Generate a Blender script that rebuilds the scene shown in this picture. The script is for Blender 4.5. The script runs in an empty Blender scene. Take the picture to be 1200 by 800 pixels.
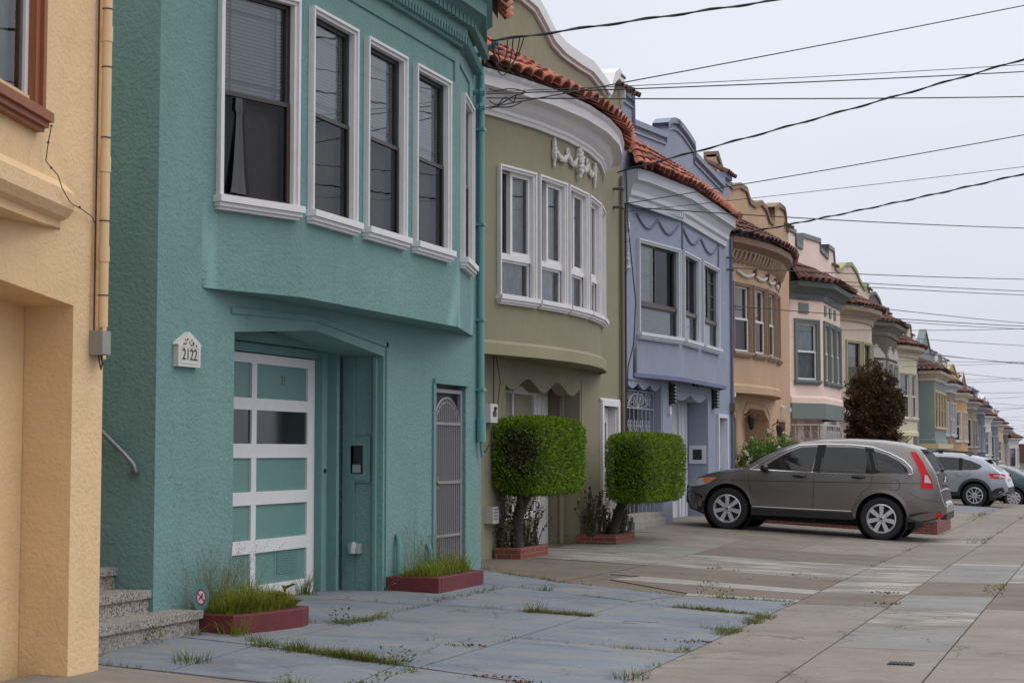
import bpy, bmesh, math, random
from mathutils import Vector, Matrix, noise
R = math.radians
random.seed(7)
S = bpy.context.scene
COL = S.collection

# ------------------------------------------------------------------ camera, light, exposure
cam = bpy.data.cameras.new('camera'); camo = bpy.data.objects.new('camera', cam); COL.objects.link(camo)
camo.location = (0, 0, 1.5)
camo.rotation_euler = (R(90 + 3.719), 0, R(19.507))
cam.sensor_width = 36; cam.lens = 60.0; cam.clip_start = .1; cam.clip_end = 3000
cam.dof.use_dof = True; cam.dof.focus_distance = 19; cam.dof.aperture_fstop = 7.1
S.camera = camo
S.view_settings.view_transform = 'Standard'; S.view_settings.look = 'None'
S.view_settings.gamma = 1; S.view_settings.use_curve_mapping = False
S.view_settings.exposure = 0.0

SUN_EL, SUN_AZ = 52, 75          # degrees; azimuth measured from +Y towards +X
w = bpy.data.worlds.new('World'); S.world = w; w.use_nodes = True
nt = w.node_tree; N = nt.nodes; L = nt.links
for n in list(N): N.remove(n)
out = N.new('ShaderNodeOutputWorld'); bg = N.new('ShaderNodeBackground')
sky = N.new('ShaderNodeTexSky'); sky.sky_type = 'NISHITA'; sky.sun_disc = False
sky.sun_elevation = R(SUN_EL); sky.sun_rotation = R(SUN_AZ)
tc = N.new('ShaderNodeTexCoord'); sep = N.new('ShaderNodeSeparateXYZ')
ramp = N.new('ShaderNodeValToRGB')            # the overcast deck: pale at the horizon, brighter overhead
cr = ramp.color_ramp
cr.elements[0].position = 0.0; cr.elements[0].color = (.36, .368, .422, 1)
cr.elements[1].position = 1.0; cr.elements[1].color = (.97, .98, 1.0, 1)
e = cr.elements.new(.5); e.color = (.362, .37, .424, 1)
e = cr.elements.new(.57); e.color = (.415, .426, .478, 1)
e = cr.elements.new(.68); e.color = (.475, .487, .535, 1)
mr = N.new('ShaderNodeMapRange'); mr.inputs[1].default_value = -1; mr.inputs[2].default_value = 1
L.new(tc.outputs['Generated'], sep.inputs[0]); L.new(sep.outputs[2], mr.inputs[0]); L.new(mr.outputs[0], ramp.inputs[0])
cl = N.new('ShaderNodeTexNoise'); cl.inputs['Scale'].default_value = 2.2; cl.inputs['Detail'].default_value = 5
mp = N.new('ShaderNodeMapping'); mp.inputs['Scale'].default_value = (1, 1, 3)
L.new(tc.outputs['Generated'], mp.inputs[0]); L.new(mp.outputs[0], cl.inputs['Vector'])
cm = N.new('ShaderNodeMapRange'); cm.inputs[1].default_value = .3; cm.inputs[2].default_value = .7
cm.inputs[3].default_value = 18.4; cm.inputs[4].default_value = 19.9
L.new(cl.outputs[0], cm.inputs[0])
sc = N.new('ShaderNodeVectorMath'); sc.operation = 'SCALE'
L.new(ramp.outputs[0], sc.inputs[0]); L.new(cm.outputs[0], sc.inputs['Scale'])
mx = N.new('ShaderNodeMix'); mx.data_type = 'RGBA'; mx.inputs[0].default_value = .94
L.new(sky.outputs[0], mx.inputs[6]); L.new(sc.outputs[0], mx.inputs[7])
bg.inputs[1].default_value = .1
L.new(mx.outputs[2], bg.inputs[0]); L.new(bg.outputs[0], out.inputs[0])

sl = bpy.data.lights.new('sun', 'SUN'); so = bpy.data.objects.new('sun', sl); COL.objects.link(so)
sl.energy = .6; sl.angle = R(35); sl.color = (1, .97, .93)
so.rotation_euler = (R(90 - SUN_EL), 0, R(180 - SUN_AZ))
so.location = (10, -5, 30)

# ------------------------------------------------------------------ materials
MATS = {}
def newmat(name):
    m = bpy.data.materials.new(name); m.use_nodes = True
    n = m.node_tree.nodes; b = n['Principled BSDF']
    return m, n, m.node_tree.links, b
def rgb(c): return (c[0], c[1], c[2], 1)
def plain(name, c, rough=.6, metal=0, spec=.5, var=.0, coat=0):
    if name in MATS: return MATS[name]
    m, n, l, b = newmat(name)
    b.inputs['Base Color'].default_value = rgb(c); b.inputs['Roughness'].default_value = rough
    b.inputs['Metallic'].default_value = metal; b.inputs['Specular IOR Level'].default_value = spec
    b.inputs['Coat Weight'].default_value = coat; b.inputs['Coat Roughness'].default_value = .06
    if var:
        t = n.new('ShaderNodeTexCoord'); x = n.new('ShaderNodeTexNoise'); x.inputs['Scale'].default_value = 9; x.inputs['Detail'].default_value = 6
        l.new(t.outputs['Object'], x.inputs['Vector'])
        k = n.new('ShaderNodeMix'); k.data_type = 'RGBA'
        k.inputs[6].default_value = rgb([q * (1 - var) for q in c]); k.inputs[7].default_value = rgb([min(1, q * (1 + var)) for q in c])
        l.new(x.outputs[0], k.inputs[0]); l.new(k.outputs[2], b.inputs['Base Color'])
        bu = n.new('ShaderNodeBump'); bu.inputs['Strength'].default_value = .12; bu.inputs['Distance'].default_value = .01
        l.new(x.outputs[0], bu.inputs['Height']); l.new(bu.outputs[0], b.inputs['Normal'])
    MATS[name] = m; return m
def mixc(n, l, fac, a, b):
    k = n.new('ShaderNodeMix'); k.data_type = 'RGBA'
    if hasattr(fac, 'is_output'): l.new(fac, k.inputs[0])
    else: k.inputs[0].default_value = fac
    for v, i in ((a, 6), (b, 7)):
        if hasattr(v, 'is_output'): l.new(v, k.inputs[i])
        else: k.inputs[i].default_value = rgb(v)
    return k.outputs[2]
def noise_t(n, l, vec, scale, detail=4, mapping=None, rough=.55):
    if mapping:
        q = n.new('ShaderNodeMapping'); q.inputs['Scale'].default_value = mapping; l.new(vec, q.inputs[0]); vec = q.outputs[0]
    x = n.new('ShaderNodeTexNoise'); x.inputs['Scale'].default_value = scale; x.inputs['Detail'].default_value = detail
    x.inputs['Roughness'].default_value = rough
    l.new(vec, x.inputs['Vector']); return x.outputs[0]
def mrange(n, l, v, a, b, c=0, d=1):
    q = n.new('ShaderNodeMapRange'); q.inputs[1].default_value = a; q.inputs[2].default_value = b
    q.inputs[3].default_value = c; q.inputs[4].default_value = d; l.new(v, q.inputs[0]); return q.outputs[0]
def stucco(name, c, bump=.5, scale=26, rough=.85, dirt=.35, hair=.5):
    if name in MATS: return MATS[name]
    m, n, l, b = newmat(name)
    t = n.new('ShaderNodeTexCoord').outputs['Object']
    big = noise_t(n, l, t, .8, 4); mid = noise_t(n, l, t, 5, 5)
    drip = noise_t(n, l, t, 2.2, 7, (4.5, 4.5, .30), .66)
    pat = noise_t(n, l, t, 1.3, 3, (1, 1, 1.4), .4)
    c0 = mixc(n, l, mrange(n, l, big, .3, .7), [q * .93 for q in c], [min(1, q * 1.06) for q in c])
    c1 = mixc(n, l, mrange(n, l, mid, .42, .75, 0, .45), c0, [q * .84 + .008 for q in c])
    c2 = mixc(n, l, mrange(n, l, drip, .56, .78, 0, dirt), c1, [q * .62 + .015 for q in c])
    c2 = mixc(n, l, mrange(n, l, pat, .56, .60, 0, .10 + dirt * .25), c2, [min(1, q * 1.10 + .012) for q in c])
    hc = n.new('ShaderNodeTexVoronoi'); hc.feature = 'DISTANCE_TO_EDGE'; hc.inputs['Scale'].default_value = .8
    hn = n.new('ShaderNodeTexNoise'); hn.inputs['Scale'].default_value = 2.2; hn.inputs['Detail'].default_value = 7; l.new(t, hn.inputs['Vector'])
    ha = n.new('ShaderNodeVectorMath'); ha.operation = 'ADD'; l.new(t, ha.inputs[0]); l.new(hn.outputs[1], ha.inputs[1]); l.new(ha.outputs[0], hc.inputs['Vector'])
    hm = n.new('ShaderNodeMath'); hm.operation = 'MULTIPLY'; l.new(mrange(n, l, hc.outputs[0], 0, .005, hair, 0), hm.inputs[0]); l.new(mrange(n, l, big, .52, .58), hm.inputs[1])
    c2 = mixc(n, l, hm.outputs[0], c2, [q * .45 for q in c])
    l.new(c2, b.inputs['Base Color']); b.inputs['Roughness'].default_value = rough
    b.inputs['Specular IOR Level'].default_value = .3
    n1 = noise_t(n, l, t, scale, 5, rough=.6)
    v = n.new('ShaderNodeTexVoronoi'); v.inputs['Scale'].default_value = scale * .7; v.feature = 'SMOOTH_F1'
    wv = n.new('ShaderNodeVectorMath'); wv.operation = 'ADD'
    nn = n.new('ShaderNodeTexNoise'); nn.inputs['Scale'].default_value = scale * .5; l.new(t, nn.inputs['Vector'])
    s2 = n.new('ShaderNodeVectorMath'); s2.operation = 'SCALE'; s2.inputs['Scale'].default_value = .06
    l.new(nn.outputs[1], s2.inputs[0]); l.new(t, wv.inputs[0]); l.new(s2.outputs[0], wv.inputs[1]); l.new(wv.outputs[0], v.inputs['Vector'])
    ad = n.new('ShaderNodeMath'); ad.operation = 'MULTIPLY_ADD'; ad.inputs[1].default_value = .8
    l.new(v.outputs[0], ad.inputs[0]); l.new(n1, ad.inputs[2])
    bu = n.new('ShaderNodeBump'); bu.inputs['Strength'].default_value = bump; bu.inputs['Distance'].default_value = .013
    l.new(ad.outputs[0], bu.inputs['Height']); l.new(bu.outputs[0], b.inputs['Normal'])
    MATS[name] = m; return m
def concrete(name, c, c2, streak=.6, smear=None, amount=.5, crack=True):
    if name in MATS: return MATS[name]
    m, n, l, b = newmat(name)
    t = n.new('ShaderNodeTexCoord').outputs['Object']
    g = noise_t(n, l, t, 1.1, 6); s = noise_t(n, l, t, 1.4, 7, (1.2, 3.4, 1), .65)
    f = noise_t(n, l, t, 60, 3); f2 = noise_t(n, l, t, 9, 6, None, .7)
    a = mixc(n, l, mrange(n, l, g, .32, .68), c, c2)
    a = mixc(n, l, mrange(n, l, s, .48, .72, 0, streak), a, [q * .66 for q in c])
    if smear:
        s3 = noise_t(n, l, t, 1.3, 8, (.8, 2.1, 1), .68)
        a = mixc(n, l, mrange(n, l, s3, .46, .62, 0, amount), a, smear)
    a = mixc(n, l, mrange(n, l, f2, .55, .8, 0, .45), a, [q * .5 for q in c])
    bl_ = noise_t(n, l, t, .75, 7, (1, 1.6, 1), .72)
    a = mixc(n, l, mrange(n, l, bl_, .50, .66, 0, .55), a, [q * .60 for q in c])
    a = mixc(n, l, mrange(n, l, noise_t(n, l, t, 1.9, 6, (1, 1.5, 1), .7), .58, .72, 0, .45), a, [min(1, q * 1.5) for q in c2])
    gv_ = n.new('ShaderNodeTexVoronoi'); gv_.inputs['Scale'].default_value = 2.6; gv_.inputs['Randomness'].default_value = 1; l.new(t, gv_.inputs['Vector'])
    a = mixc(n, l, mrange(n, l, gv_.outputs[0], .035, .075, .55, 0), a, [q * .35 for q in c])
    gw_ = n.new('ShaderNodeTexVoronoi'); gw_.inputs['Scale'].default_value = 4.1; l.new(t, gw_.inputs['Vector'])
    a = mixc(n, l, mrange(n, l, gw_.outputs[0], .03, .06, .6, 0), a, [min(1, q * 2.0) for q in c2])
    a = mixc(n, l, mrange(n, l, f, .58, .72, 0, .3), a, [min(1, q * 1.35) for q in c2])
    if crack:
        v = n.new('ShaderNodeTexVoronoi'); v.feature = 'DISTANCE_TO_EDGE'; v.inputs['Scale'].default_value = .55
        nn = n.new('ShaderNodeTexNoise'); nn.inputs['Scale'].default_value = 1.4; nn.inputs['Detail'].default_value = 6; l.new(t, nn.inputs['Vector'])
        k = n.new('ShaderNodeVectorMath'); k.operation = 'SCALE'; k.inputs['Scale'].default_value = .9; l.new(nn.outputs[1], k.inputs[0])
        q = n.new('ShaderNodeVectorMath'); q.operation = 'ADD'; l.new(t, q.inputs[0]); l.new(k.outputs[0], q.inputs[1]); l.new(q.outputs[0], v.inputs['Vector'])
        brk = mrange(n, l, noise_t(n, l, t, .7, 3), .44, .54)
        mm = n.new('ShaderNodeMath'); mm.operation = 'MULTIPLY'
        l.new(mrange(n, l, v.outputs[0], .0, .007, .85, 0), mm.inputs[0]); l.new(brk, mm.inputs[1])
        a = mixc(n, l, mm.outputs[0], a, [q * .3 for q in c])
    l.new(a, b.inputs['Base Color']); b.inputs['Roughness'].default_value = .82; b.inputs['Specular IOR Level'].default_value = .35
    bu = n.new('ShaderNodeBump'); bu.inputs['Strength'].default_value = .35; bu.inputs['Distance'].default_value = .006
    l.new(f2, bu.inputs['Height']); bu2 = n.new('ShaderNodeBump'); bu2.inputs['Strength'].default_value = .25; bu2.inputs['Distance'].default_value = .002
    l.new(f, bu2.inputs['Height']); l.new(bu.outputs[0], bu2.inputs['Normal']); l.new(bu2.outputs[0], b.inputs['Normal'])
    MATS[name] = m; return m
def island(name, cols, rough=.7, spec=.3, trans=0, bump=0):
    """colour picked per connected piece of the mesh: leaves, tiles"""
    if name in MATS: return MATS[name]
    m, n, l, b = newmat(name)
    g = n.new('ShaderNodeNewGeometry'); r = n.new('ShaderNodeValToRGB'); r.color_ramp.interpolation = 'LINEAR'
    el = r.color_ramp.elements
    while len(el) < len(cols): el.new(.5)
    for i, c in enumerate(cols): el[i].position = i / (len(cols) - 1); el[i].color = rgb(c)
    l.new(g.outputs['Random Per Island'], r.inputs[0])
    colr = r.outputs[0]
    if bump:
        t = n.new('ShaderNodeTexCoord').outputs['Object']
        x = noise_t(n, l, t, 14, 6)
        colr = mixc(n, l, mrange(n, l, x, .5, .75, 0, .6), colr, (.07, .055, .05))
        bu = n.new('ShaderNodeBump'); bu.inputs['Strength'].default_value = bump; bu.inputs['Distance'].default_value = .01
        l.new(x, bu.inputs['Height']); l.new(bu.outputs[0], b.inputs['Normal'])
    l.new(colr, b.inputs['Base Color']); b.inputs['Roughness'].default_value = rough; b.inputs['Specular IOR Level'].default_value = spec
    if trans:
        tr = n.new('ShaderNodeBsdfTranslucent'); l.new(r.outputs[0], tr.inputs[0])
        ms = n.new('ShaderNodeMixShader'); ms.inputs[0].default_value = trans
        l.new(b.outputs[0], ms.inputs[1]); l.new(tr.outputs[0], ms.inputs[2]); l.new(ms.outputs[0], n['Material Output'].inputs[0])
    MATS[name] = m; return m
def glass(name, tint=(.5, .52, .52), ior=1.6, rough=.01):
    if name in MATS: return MATS[name]
    m, n, l, b = newmat(name); n.remove(b)
    tr = n.new('ShaderNodeBsdfTransparent'); tr.inputs[0].default_value = rgb(tint)
    gl = n.new('ShaderNodeBsdfGlossy'); gl.inputs['Roughness'].default_value = rough; gl.inputs[0].default_value = (.9, .93, .95, 1)
    fr = n.new('ShaderNodeFresnel'); fr.inputs[0].default_value = ior
    t = n.new('ShaderNodeTexCoord').outputs['Object']; x = noise_t(n, l, t, 2.2, 2)
    bu = n.new('ShaderNodeBump'); bu.inputs['Strength'].default_value = .07; bu.inputs['Distance'].default_value = .010
    l.new(x, bu.inputs['Height']); l.new(bu.outputs[0], gl.inputs['Normal'])
    ms = n.new('ShaderNodeMixShader'); l.new(fr.outputs[0], ms.inputs[0]); l.new(tr.outputs[0], ms.inputs[1]); l.new(gl.outputs[0], ms.inputs[2])
    l.new(ms.outputs[0], n['Material Output'].inputs[0]); MATS[name] = m; return m
def brick(name, c1, c2, mortar, scale=1.0):
    if name in MATS: return MATS[name]
    m, n, l, b = newmat(name)
    t = n.new('ShaderNodeTexCoord').outputs['Object']
    sp = n.new('ShaderNodeSeparateXYZ'); l.new(t, sp.inputs[0])
    ad = n.new('ShaderNodeMath'); ad.operation = 'ADD'; l.new(sp.outputs[0], ad.inputs[0]); l.new(sp.outputs[1], ad.inputs[1])
    cb = n.new('ShaderNodeCombineXYZ'); l.new(ad.outputs[0], cb.inputs[0]); l.new(sp.outputs[2], cb.inputs[1])
    br = n.new('ShaderNodeTexBrick'); br.inputs['Scale'].default_value = 1; br.inputs['Brick Width'].default_value = .2 * scale
    br.inputs['Row Height'].default_value = .062 * scale; br.inputs['Mortar Size'].default_value = .005
    br.inputs['Color1'].default_value = rgb(c1); br.inputs['Color2'].default_value = rgb(c2); br.inputs['Mortar'].default_value = rgb(mortar)
    l.new(cb.outputs[0], br.inputs['Vector'])
    x = noise_t(n, l, t, 20, 5)
    l.new(mixc(n, l, mrange(n, l, x, .5, .8, 0, .5), br.outputs[0], [q * .4 for q in c1]), b.inputs['Base Color'])
    b.inputs['Roughness'].default_value = .85
    bu = n.new('ShaderNodeBump'); bu.inputs['Strength'].default_value = .6; bu.inputs['Distance'].default_value = .006; bu.invert = True
    l.new(br.outputs[1], bu.inputs['Height']); l.new(bu.outputs[0], b.inputs['Normal'])
    MATS[name] = m; return m
def terrazzo(name):
    m, n, l, b = newmat(name)
    t = n.new('ShaderNodeTexCoord').outputs['Object']
    v = n.new('ShaderNodeTexVoronoi'); v.inputs['Scale'].default_value = 85; l.new(t, v.inputs['Vector'])
    r = n.new('ShaderNodeValToRGB'); r.color_ramp.interpolation = 'CONSTANT'
    el = r.color_ramp.elements
    for i, (p, c) in enumerate(((0, (.06, .055, .05)), (.12, (.28, .25, .222)), (.42, (.35, .32, .288)), (.7, (.20, .172, .15)), (.9, (.42, .395, .36)))):
        if i > 1: el.new(p)
        el[i].position = p; el[i].color = rgb(c)
    sp = n.new('ShaderNodeSeparateColor'); l.new(v.outputs[1], sp.inputs[0]); l.new(sp.outputs[0], r.inputs[0])
    x = noise_t(n, l, t, 4, 5)
    l.new(mixc(n, l, mrange(n, l, x, .4, .8, 0, .5), r.outputs[0], (.16, .14, .125)), b.inputs['Base Color']); b.inputs['Roughness'].default_value = .7
    return m
def bark(name, c1, c2):
    m, n, l, b = newmat(name)
    t = n.new('ShaderNodeTexCoord').outputs['Object']; x = noise_t(n, l, t, 18, 6, (1, 1, .3), .7)
    l.new(mixc(n, l, mrange(n, l, x, .35, .7), c1, c2), b.inputs['Base Color']); b.inputs['Roughness'].default_value = .9
    bu = n.new('ShaderNodeBump'); bu.inputs['Strength'].default_value = .8; bu.inputs['Distance'].default_value = .015; l.new(x, bu.inputs['Height']); l.new(bu.outputs[0], b.inputs['Normal'])
    return m

WHITE = plain('white_paint', (.70, .685, .68), .55, var=.07)
CREAMTRIM = plain('cream_paint', (.62, .56, .44), .6, var=.08)
DARKSASH = plain('brown_aluminium', (.045, .038, .034), .45)
BLACK = plain('black_rubber', (.012, .012, .013), .75)
CABLE = plain('black_cable', (.018, .02, .02), .6)
STEEL = plain('galvanised_steel', (.26, .27, .28), .5, .7)
GATEGREY = plain('grey_gate_paint', (.25, .245, .25), .5, .2)
GLASS = glass('window_glass', (.84, .87, .88), 1.9)
GLASSD = glass('dark_window_glass', (.55, .53, .51), 1.32)
BLIND = plain('pale_blind', (.80, .84, .87), .7)
SCREEN = plain('insect_screen', (.20, .185, .175), .8, var=.3)
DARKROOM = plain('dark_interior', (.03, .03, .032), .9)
TILE = island('red_clay_tile', [(.40, .125, .075), (.48, .165, .105), (.29, .10, .07), (.43, .135, .08), (.50, .23, .16), (.19, .075, .06), (.36, .14, .10)], .8, .25, bump=.3)
TILEDARK = island('weathered_clay_tile', [(.13, .065, .055), (.19, .085, .065), (.09, .05, .045), (.16, .09, .075), (.12, .065, .055), (.22, .085, .06)], .85, .2, bump=.3)
REDPAINT = plain('oxblood_paint', (.125, .018, .021), .6, var=.35)
TERR = terrazzo('terrazzo')
def lace(name):
    m, n, l, b = newmat(name)
    t = n.new('ShaderNodeTexCoord').outputs['Object']; x = noise_t(n, l, t, 10, 5, (1, 2.2, .5), .6)
    l.new(mixc(n, l, mrange(n, l, x, .35, .65), (.34, .37, .40), (.60, .64, .68)), b.inputs['Base Color']); b.inputs['Roughness'].default_value = .9
    return m
LACE = lace('lace_curtain')

# ------------------------------------------------------------------ mesh helpers
class MB:
    def __init__(s): s.v = []; s.f = []
    def add(s, vs, fs):
        o = len(s.v); s.v += [tuple(q) for q in vs]; s.f += [tuple(i + o for i in f) for f in fs]; return s
    def quad(s, *p): return s.add(p, [tuple(range(len(p)))])
    def box(s, x0, x1, y0, y1, z0, z1, M=None):
        vs = [(x, y, z) for x in (x0, x1) for y in (y0, y1) for z in (z0, z1)]
        if M is not None: vs = [tuple(M @ Vector(q)) for q in vs]
        return s.add(vs, [(0, 1, 3, 2), (4, 6, 7, 5), (0, 4, 5, 1), (2, 3, 7, 6), (0, 2, 6, 4), (1, 5, 7, 3)])
    def prism(s, poly, fn, d0, d1):
        """poly: 2-D points; fn(a,b,d) -> xyz"""
        k = len(poly)
        vs = [fn(a, b, d0) for a, b in poly] + [fn(a, b, d1) for a, b in poly]
        fs = [tuple(range(k))[::-1], tuple(range(k, 2 * k))] + [(i, (i + 1) % k, k + (i + 1) % k, k + i) for i in range(k)]
        return s.add(vs, fs)
    def tube(s, pts, r, n=8, cap=True):
        pts = [Vector(p) for p in pts]; rs = r if isinstance(r, (list, tuple)) else [r] * len(pts)
        prev = None; vs = []; fs = []
        for i, p in enumerate(pts):
            d = (pts[min(i + 1, len(pts) - 1)] - pts[max(i - 1, 0)]).normalized()
            if prev is None:
                u = d.cross(Vector((0, 0, 1)));  u = u if u.length > .05 else d.cross(Vector((1, 0, 0)))
            else: u = prev - d * prev.dot(d)
            u.normalize(); prev = u; q = d.cross(u)
            for k in range(n):
                a = 2 * math.pi * k / n; vs.append(p + (u * math.cos(a) + q * math.sin(a)) * rs[i])
        for i in range(len(pts) - 1):
            for k in range(n): fs.append((i * n + k, i * n + (k + 1) % n, (i + 1) * n + (k + 1) % n, (i + 1) * n + k))
        if cap: fs += [tuple(range(n))[::-1], tuple(range((len(pts) - 1) * n, len(pts) * n))]
        return s.add(vs, fs)
    def lathe(s, prof, n=32, M=None, close=False):
        """prof: (r, h) about local Y axis"""
        vs = []; k = len(prof)
        for i in range(n):
            a = 2 * math.pi * i / n
            for r, h in prof: vs.append((r * math.cos(a), h, r * math.sin(a)))
        fs = []
        for i in range(n):
            j = (i + 1) % n
            for q in range(k if close else k - 1):
                q2 = (q + 1) % k; fs.append((i * k + q, j * k + q, j * k + q2, i * k + q2))
        if M is not None: vs = [tuple(M @ Vector(q)) for q in vs]
        return s.add(vs, fs)
    def blob(s, c, r, n=6, jitter=0):
        bm = bmesh.new(); bmesh.ops.create_icosphere(bm, subdivisions=1, radius=1)
        r = r if isinstance(r, (tuple, list)) else (r, r, r)
        vs = [(c[0] + v.co.x * r[0] * (1 + random.uniform(-jitter, jitter)), c[1] + v.co.y * r[1], c[2] + v.co.z * r[2]) for v in bm.verts]
        bm.verts.index_update(); fs = [tuple(v.index for v in f.verts) for f in bm.faces]; bm.free()
        return s.add(vs, fs)
    def mesh(s, name, mat, smooth=None, off=(0, 0, 0), recalc=True):
        me = bpy.data.meshes.new(name)
        vs = [(v[0] - off[0], v[1] - off[1], v[2] - off[2]) for v in s.v]
        me.from_pydata(vs, [], s.f); me.update()
        bm = bmesh.new(); bm.from_mesh(me)
        if smooth is not None: bmesh.ops.remove_doubles(bm, verts=bm.verts, dist=.0004)
        if recalc: bmesh.ops.recalc_face_normals(bm, faces=bm.faces)
        bm.to_mesh(me); bm.free()
        if smooth is not None:
            me.polygons.foreach_set('use_smooth', [True] * len(me.polygons)); me.set_sharp_from_angle(angle=R(smooth))
        me.materials.append(mat); return me
def link(name, me, parent=None, loc=(0, 0, 0), rotz=0):
    o = bpy.data.objects.new(name, me); COL.objects.link(o); o.location = loc; o.rotation_euler = (0, 0, rotz)
    if parent is not None: o.parent = parent
    return o
def ob(name, mb, mat, parent=None, smooth=None, off=(0, 0, 0), loc=None):
    return link(name, mb.mesh(name, mat, smooth, off), parent, loc or (0, 0, 0))
def top(name, mb, mat, base, smooth=None):
    """a thing that is one mesh; base = its world origin"""
    return link(name, mb.mesh(name, mat, smooth, base), None, base)
def empty(name, loc, rotz=0):
    o = bpy.data.objects.new(name, None); COL.objects.link(o); o.location = loc; o.rotation_euler = (0, 0, rotz); o.empty_display_size = .2
    return o
def tag(o, label=None, cat=None, group=None, kind=None):
    if label: o['label'] = label
    if cat: o['category'] = cat
    if group: o['group'] = group
    if kind: o['kind'] = kind
    return o
def struct(name, mb, mat, smooth=None): return tag(link(name, mb.mesh(name, mat, smooth)), kind='structure')
def copy_tree(o, parent=None, loc=None):
    c = o.copy(); COL.objects.link(c)
    if parent is not None: c.parent = parent
    if loc is not None: c.location = loc
    for ch in list(o.children): copy_tree(ch, c)
    return c
def arc(n, f): return [f(i / n) for i in range(n + 1)]

# ------------------------------------------------------------------ terrain
def gz(X, Y):
    t = min(max((Y - 24) / 4, 0), 1)
    c = max((.035 + .020 * t) * (-2.92 - X), 0); c = min(c, .14 + .12 * t)
    d = 0
    if Y > 40:
        y = min(Y, 66); d = -.0006 * (y - 40) ** 2
        if Y > 66: d -= .0312 * (Y - 66)
    return c + d
def sheet(mb, cs, lift, inset=.007, step=.55):
    """paving quad with corners cs = (x0y0, x1y0, x1y1, x0y1), laid on the terrain"""
    c = [Vector((q[0], q[1])) for q in cs]; m = sum(c, Vector((0, 0))) / 4
    lx = max((c[1] - c[0]).length, (c[2] - c[3]).length); ly = max((c[3] - c[0]).length, (c[2] - c[1]).length)
    a, b, cc, d = c
    ux = (b - a).normalized() * inset; uy = (d - a).normalized() * inset
    a = a + ux + uy; b = b - ux + uy; cc = cc - ux - uy; d = d + ux - uy
    nx = max(1, int(lx / step)); ny = max(1, min(60, int(ly / (step * 2))))
    vs = []
    for j in range(ny + 1):
        for i in range(nx + 1):
            u, v = i / nx, j / ny
            p = (a * (1 - u) + b * u) * (1 - v) + (d * (1 - u) + cc * u) * v
            vs.append((p.x, p.y, gz(p.x, p.y) + lift))
    fs = [(j * (nx + 1) + i, j * (nx + 1) + i + 1, (j + 1) * (nx + 1) + i + 1, (j + 1) * (nx + 1) + i) for j in range(ny) for i in range(nx)]
    o = len(mb.v); mb.add(vs, fs)
    # sides of the slab, down into the joint
    rim = [j for j in range(nx + 1)] + [j * (nx + 1) + nx for j in range(1, ny + 1)] + [ny * (nx + 1) + i for i in range(nx - 1, -1, -1)] + [j * (nx + 1) for j in range(ny - 1, 0, -1)]
    k = len(rim); top_ = [vs[i] for i in rim]; bot = [(q[0], q[1], q[2] - .035) for q in top_]
    mb.add(top_ + bot, [(i, (i + 1) % k, k + (i + 1) % k, k + i) for i in range(k)])
# ------------------------------------------------------------------ ground, paving, road
JOINT = plain('joint_dirt', (.035, .03, .026), .95)
C_TAN = concrete('concrete_tan', (.205, .175, .148), (.248, .218, .188), .55)
C_TAN2 = concrete('concrete_warm', (.185, .152, .125), (.222, .19, .162), .6)
C_BROWN = concrete('concrete_brown', (.15, .117, .09), (.178, .143, .113), .5)
C_GREY = concrete('concrete_grey', (.195, .188, .18), (.23, .22, .205), .4)
C_LIGHT = concrete('concrete_scuffed', (.175, .156, .14), (.215, .195, .178), .3, (.40, .375, .34), .85)
C_PALE = concrete('concrete_pale', (.27, .25, .225), (.33, .305, .275), .5, crack=False)
C_GREEN = concrete('concrete_greenish', (.20, .205, .178), (.235, .235, .203), .35)
C_BLUE = concrete('blue_painted_concrete', (.155, .178, .215), (.19, .21, .24), .5, (.235, .215, .19), .65)
ASPH = concrete('asphalt', (.05, .05, .052), (.06, .06, .06), .3)
gm = MB()
xs = [-40, -12, -8, -7.3, -6.5, -5.5, -4.5, -3.5, -2.92, -2.0, -1, 0, .9, 1.05, 6, 30, 300]
ys = [-60, -20, 0, 6, 12, 18, 22, 24, 25, 26, 27, 28, 30, 34, 38, 40, 42, 44, 46, 48, 50, 52, 54, 56, 58, 60, 62, 64, 66, 80, 100, 130, 170, 220]
gv = [(x, y, gz(x, y) - .045 - (.12 if x >= 1.05 else 0)) for y in ys for x in xs] + [(x, 900, gz(x, 220) - .05) for x in xs]
k = len(xs)
gm.add(gv, [(j * k + i, j * k + i + 1, (j + 1) * k + i + 1, (j + 1) * k + i) for j in range(len(ys)) for i in range(k - 1)])
struct('ground', gm, JOINT)
r = MB(); sheet(r, [(1.1, -40), (11, -40), (11, 220), (1.1, 220)], -.12); struct('road', r, ASPH)
kb = MB()
for j in range(-20, 105): sheet(kb, [(.9, j * 2), (1.06, j * 2), (1.06, j * 2 + 2), (.9, j * 2 + 2)], .0)
struct('kerb', kb, C_GREY)
A0, A1, A2, A3 = -3.07, -2.14, -1.24, .9
side = {}
def slab(mat, x0, x1, y0, y1, name='sidewalk', lift=0):
    side.setdefault((name, mat.name), (MB(), mat)); sheet(side[(name, mat.name)][0], [(x0, y0), (x1, y0), (x1, y1), (x0, y1)], lift)
def slabq(mat, cs, name='driveway', lift=0, inset=.007):
    side.setdefault((name, mat.name), (MB(), mat)); sheet(side[(name, mat.name)][0], cs, lift, inset)
def run(x0, x1, segs):
    y = segs[0]
    for i in range(1, len(segs), 2): slab(segs[i], x0, x1, y, segs[i + 1]); y = segs[i + 1]
run(A0, A1, [-6, C_TAN, 3, C_TAN, 17.0, C_BROWN, 18.5, C_LIGHT, 23.3, C_TAN2, 28.7, C_PALE, 30.2, C_TAN, 36, C_TAN2, 44, C_TAN, 52, C_TAN2, 60, C_TAN, 76, C_TAN, 100, C_TAN, 140, C_TAN, 190])
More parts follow.
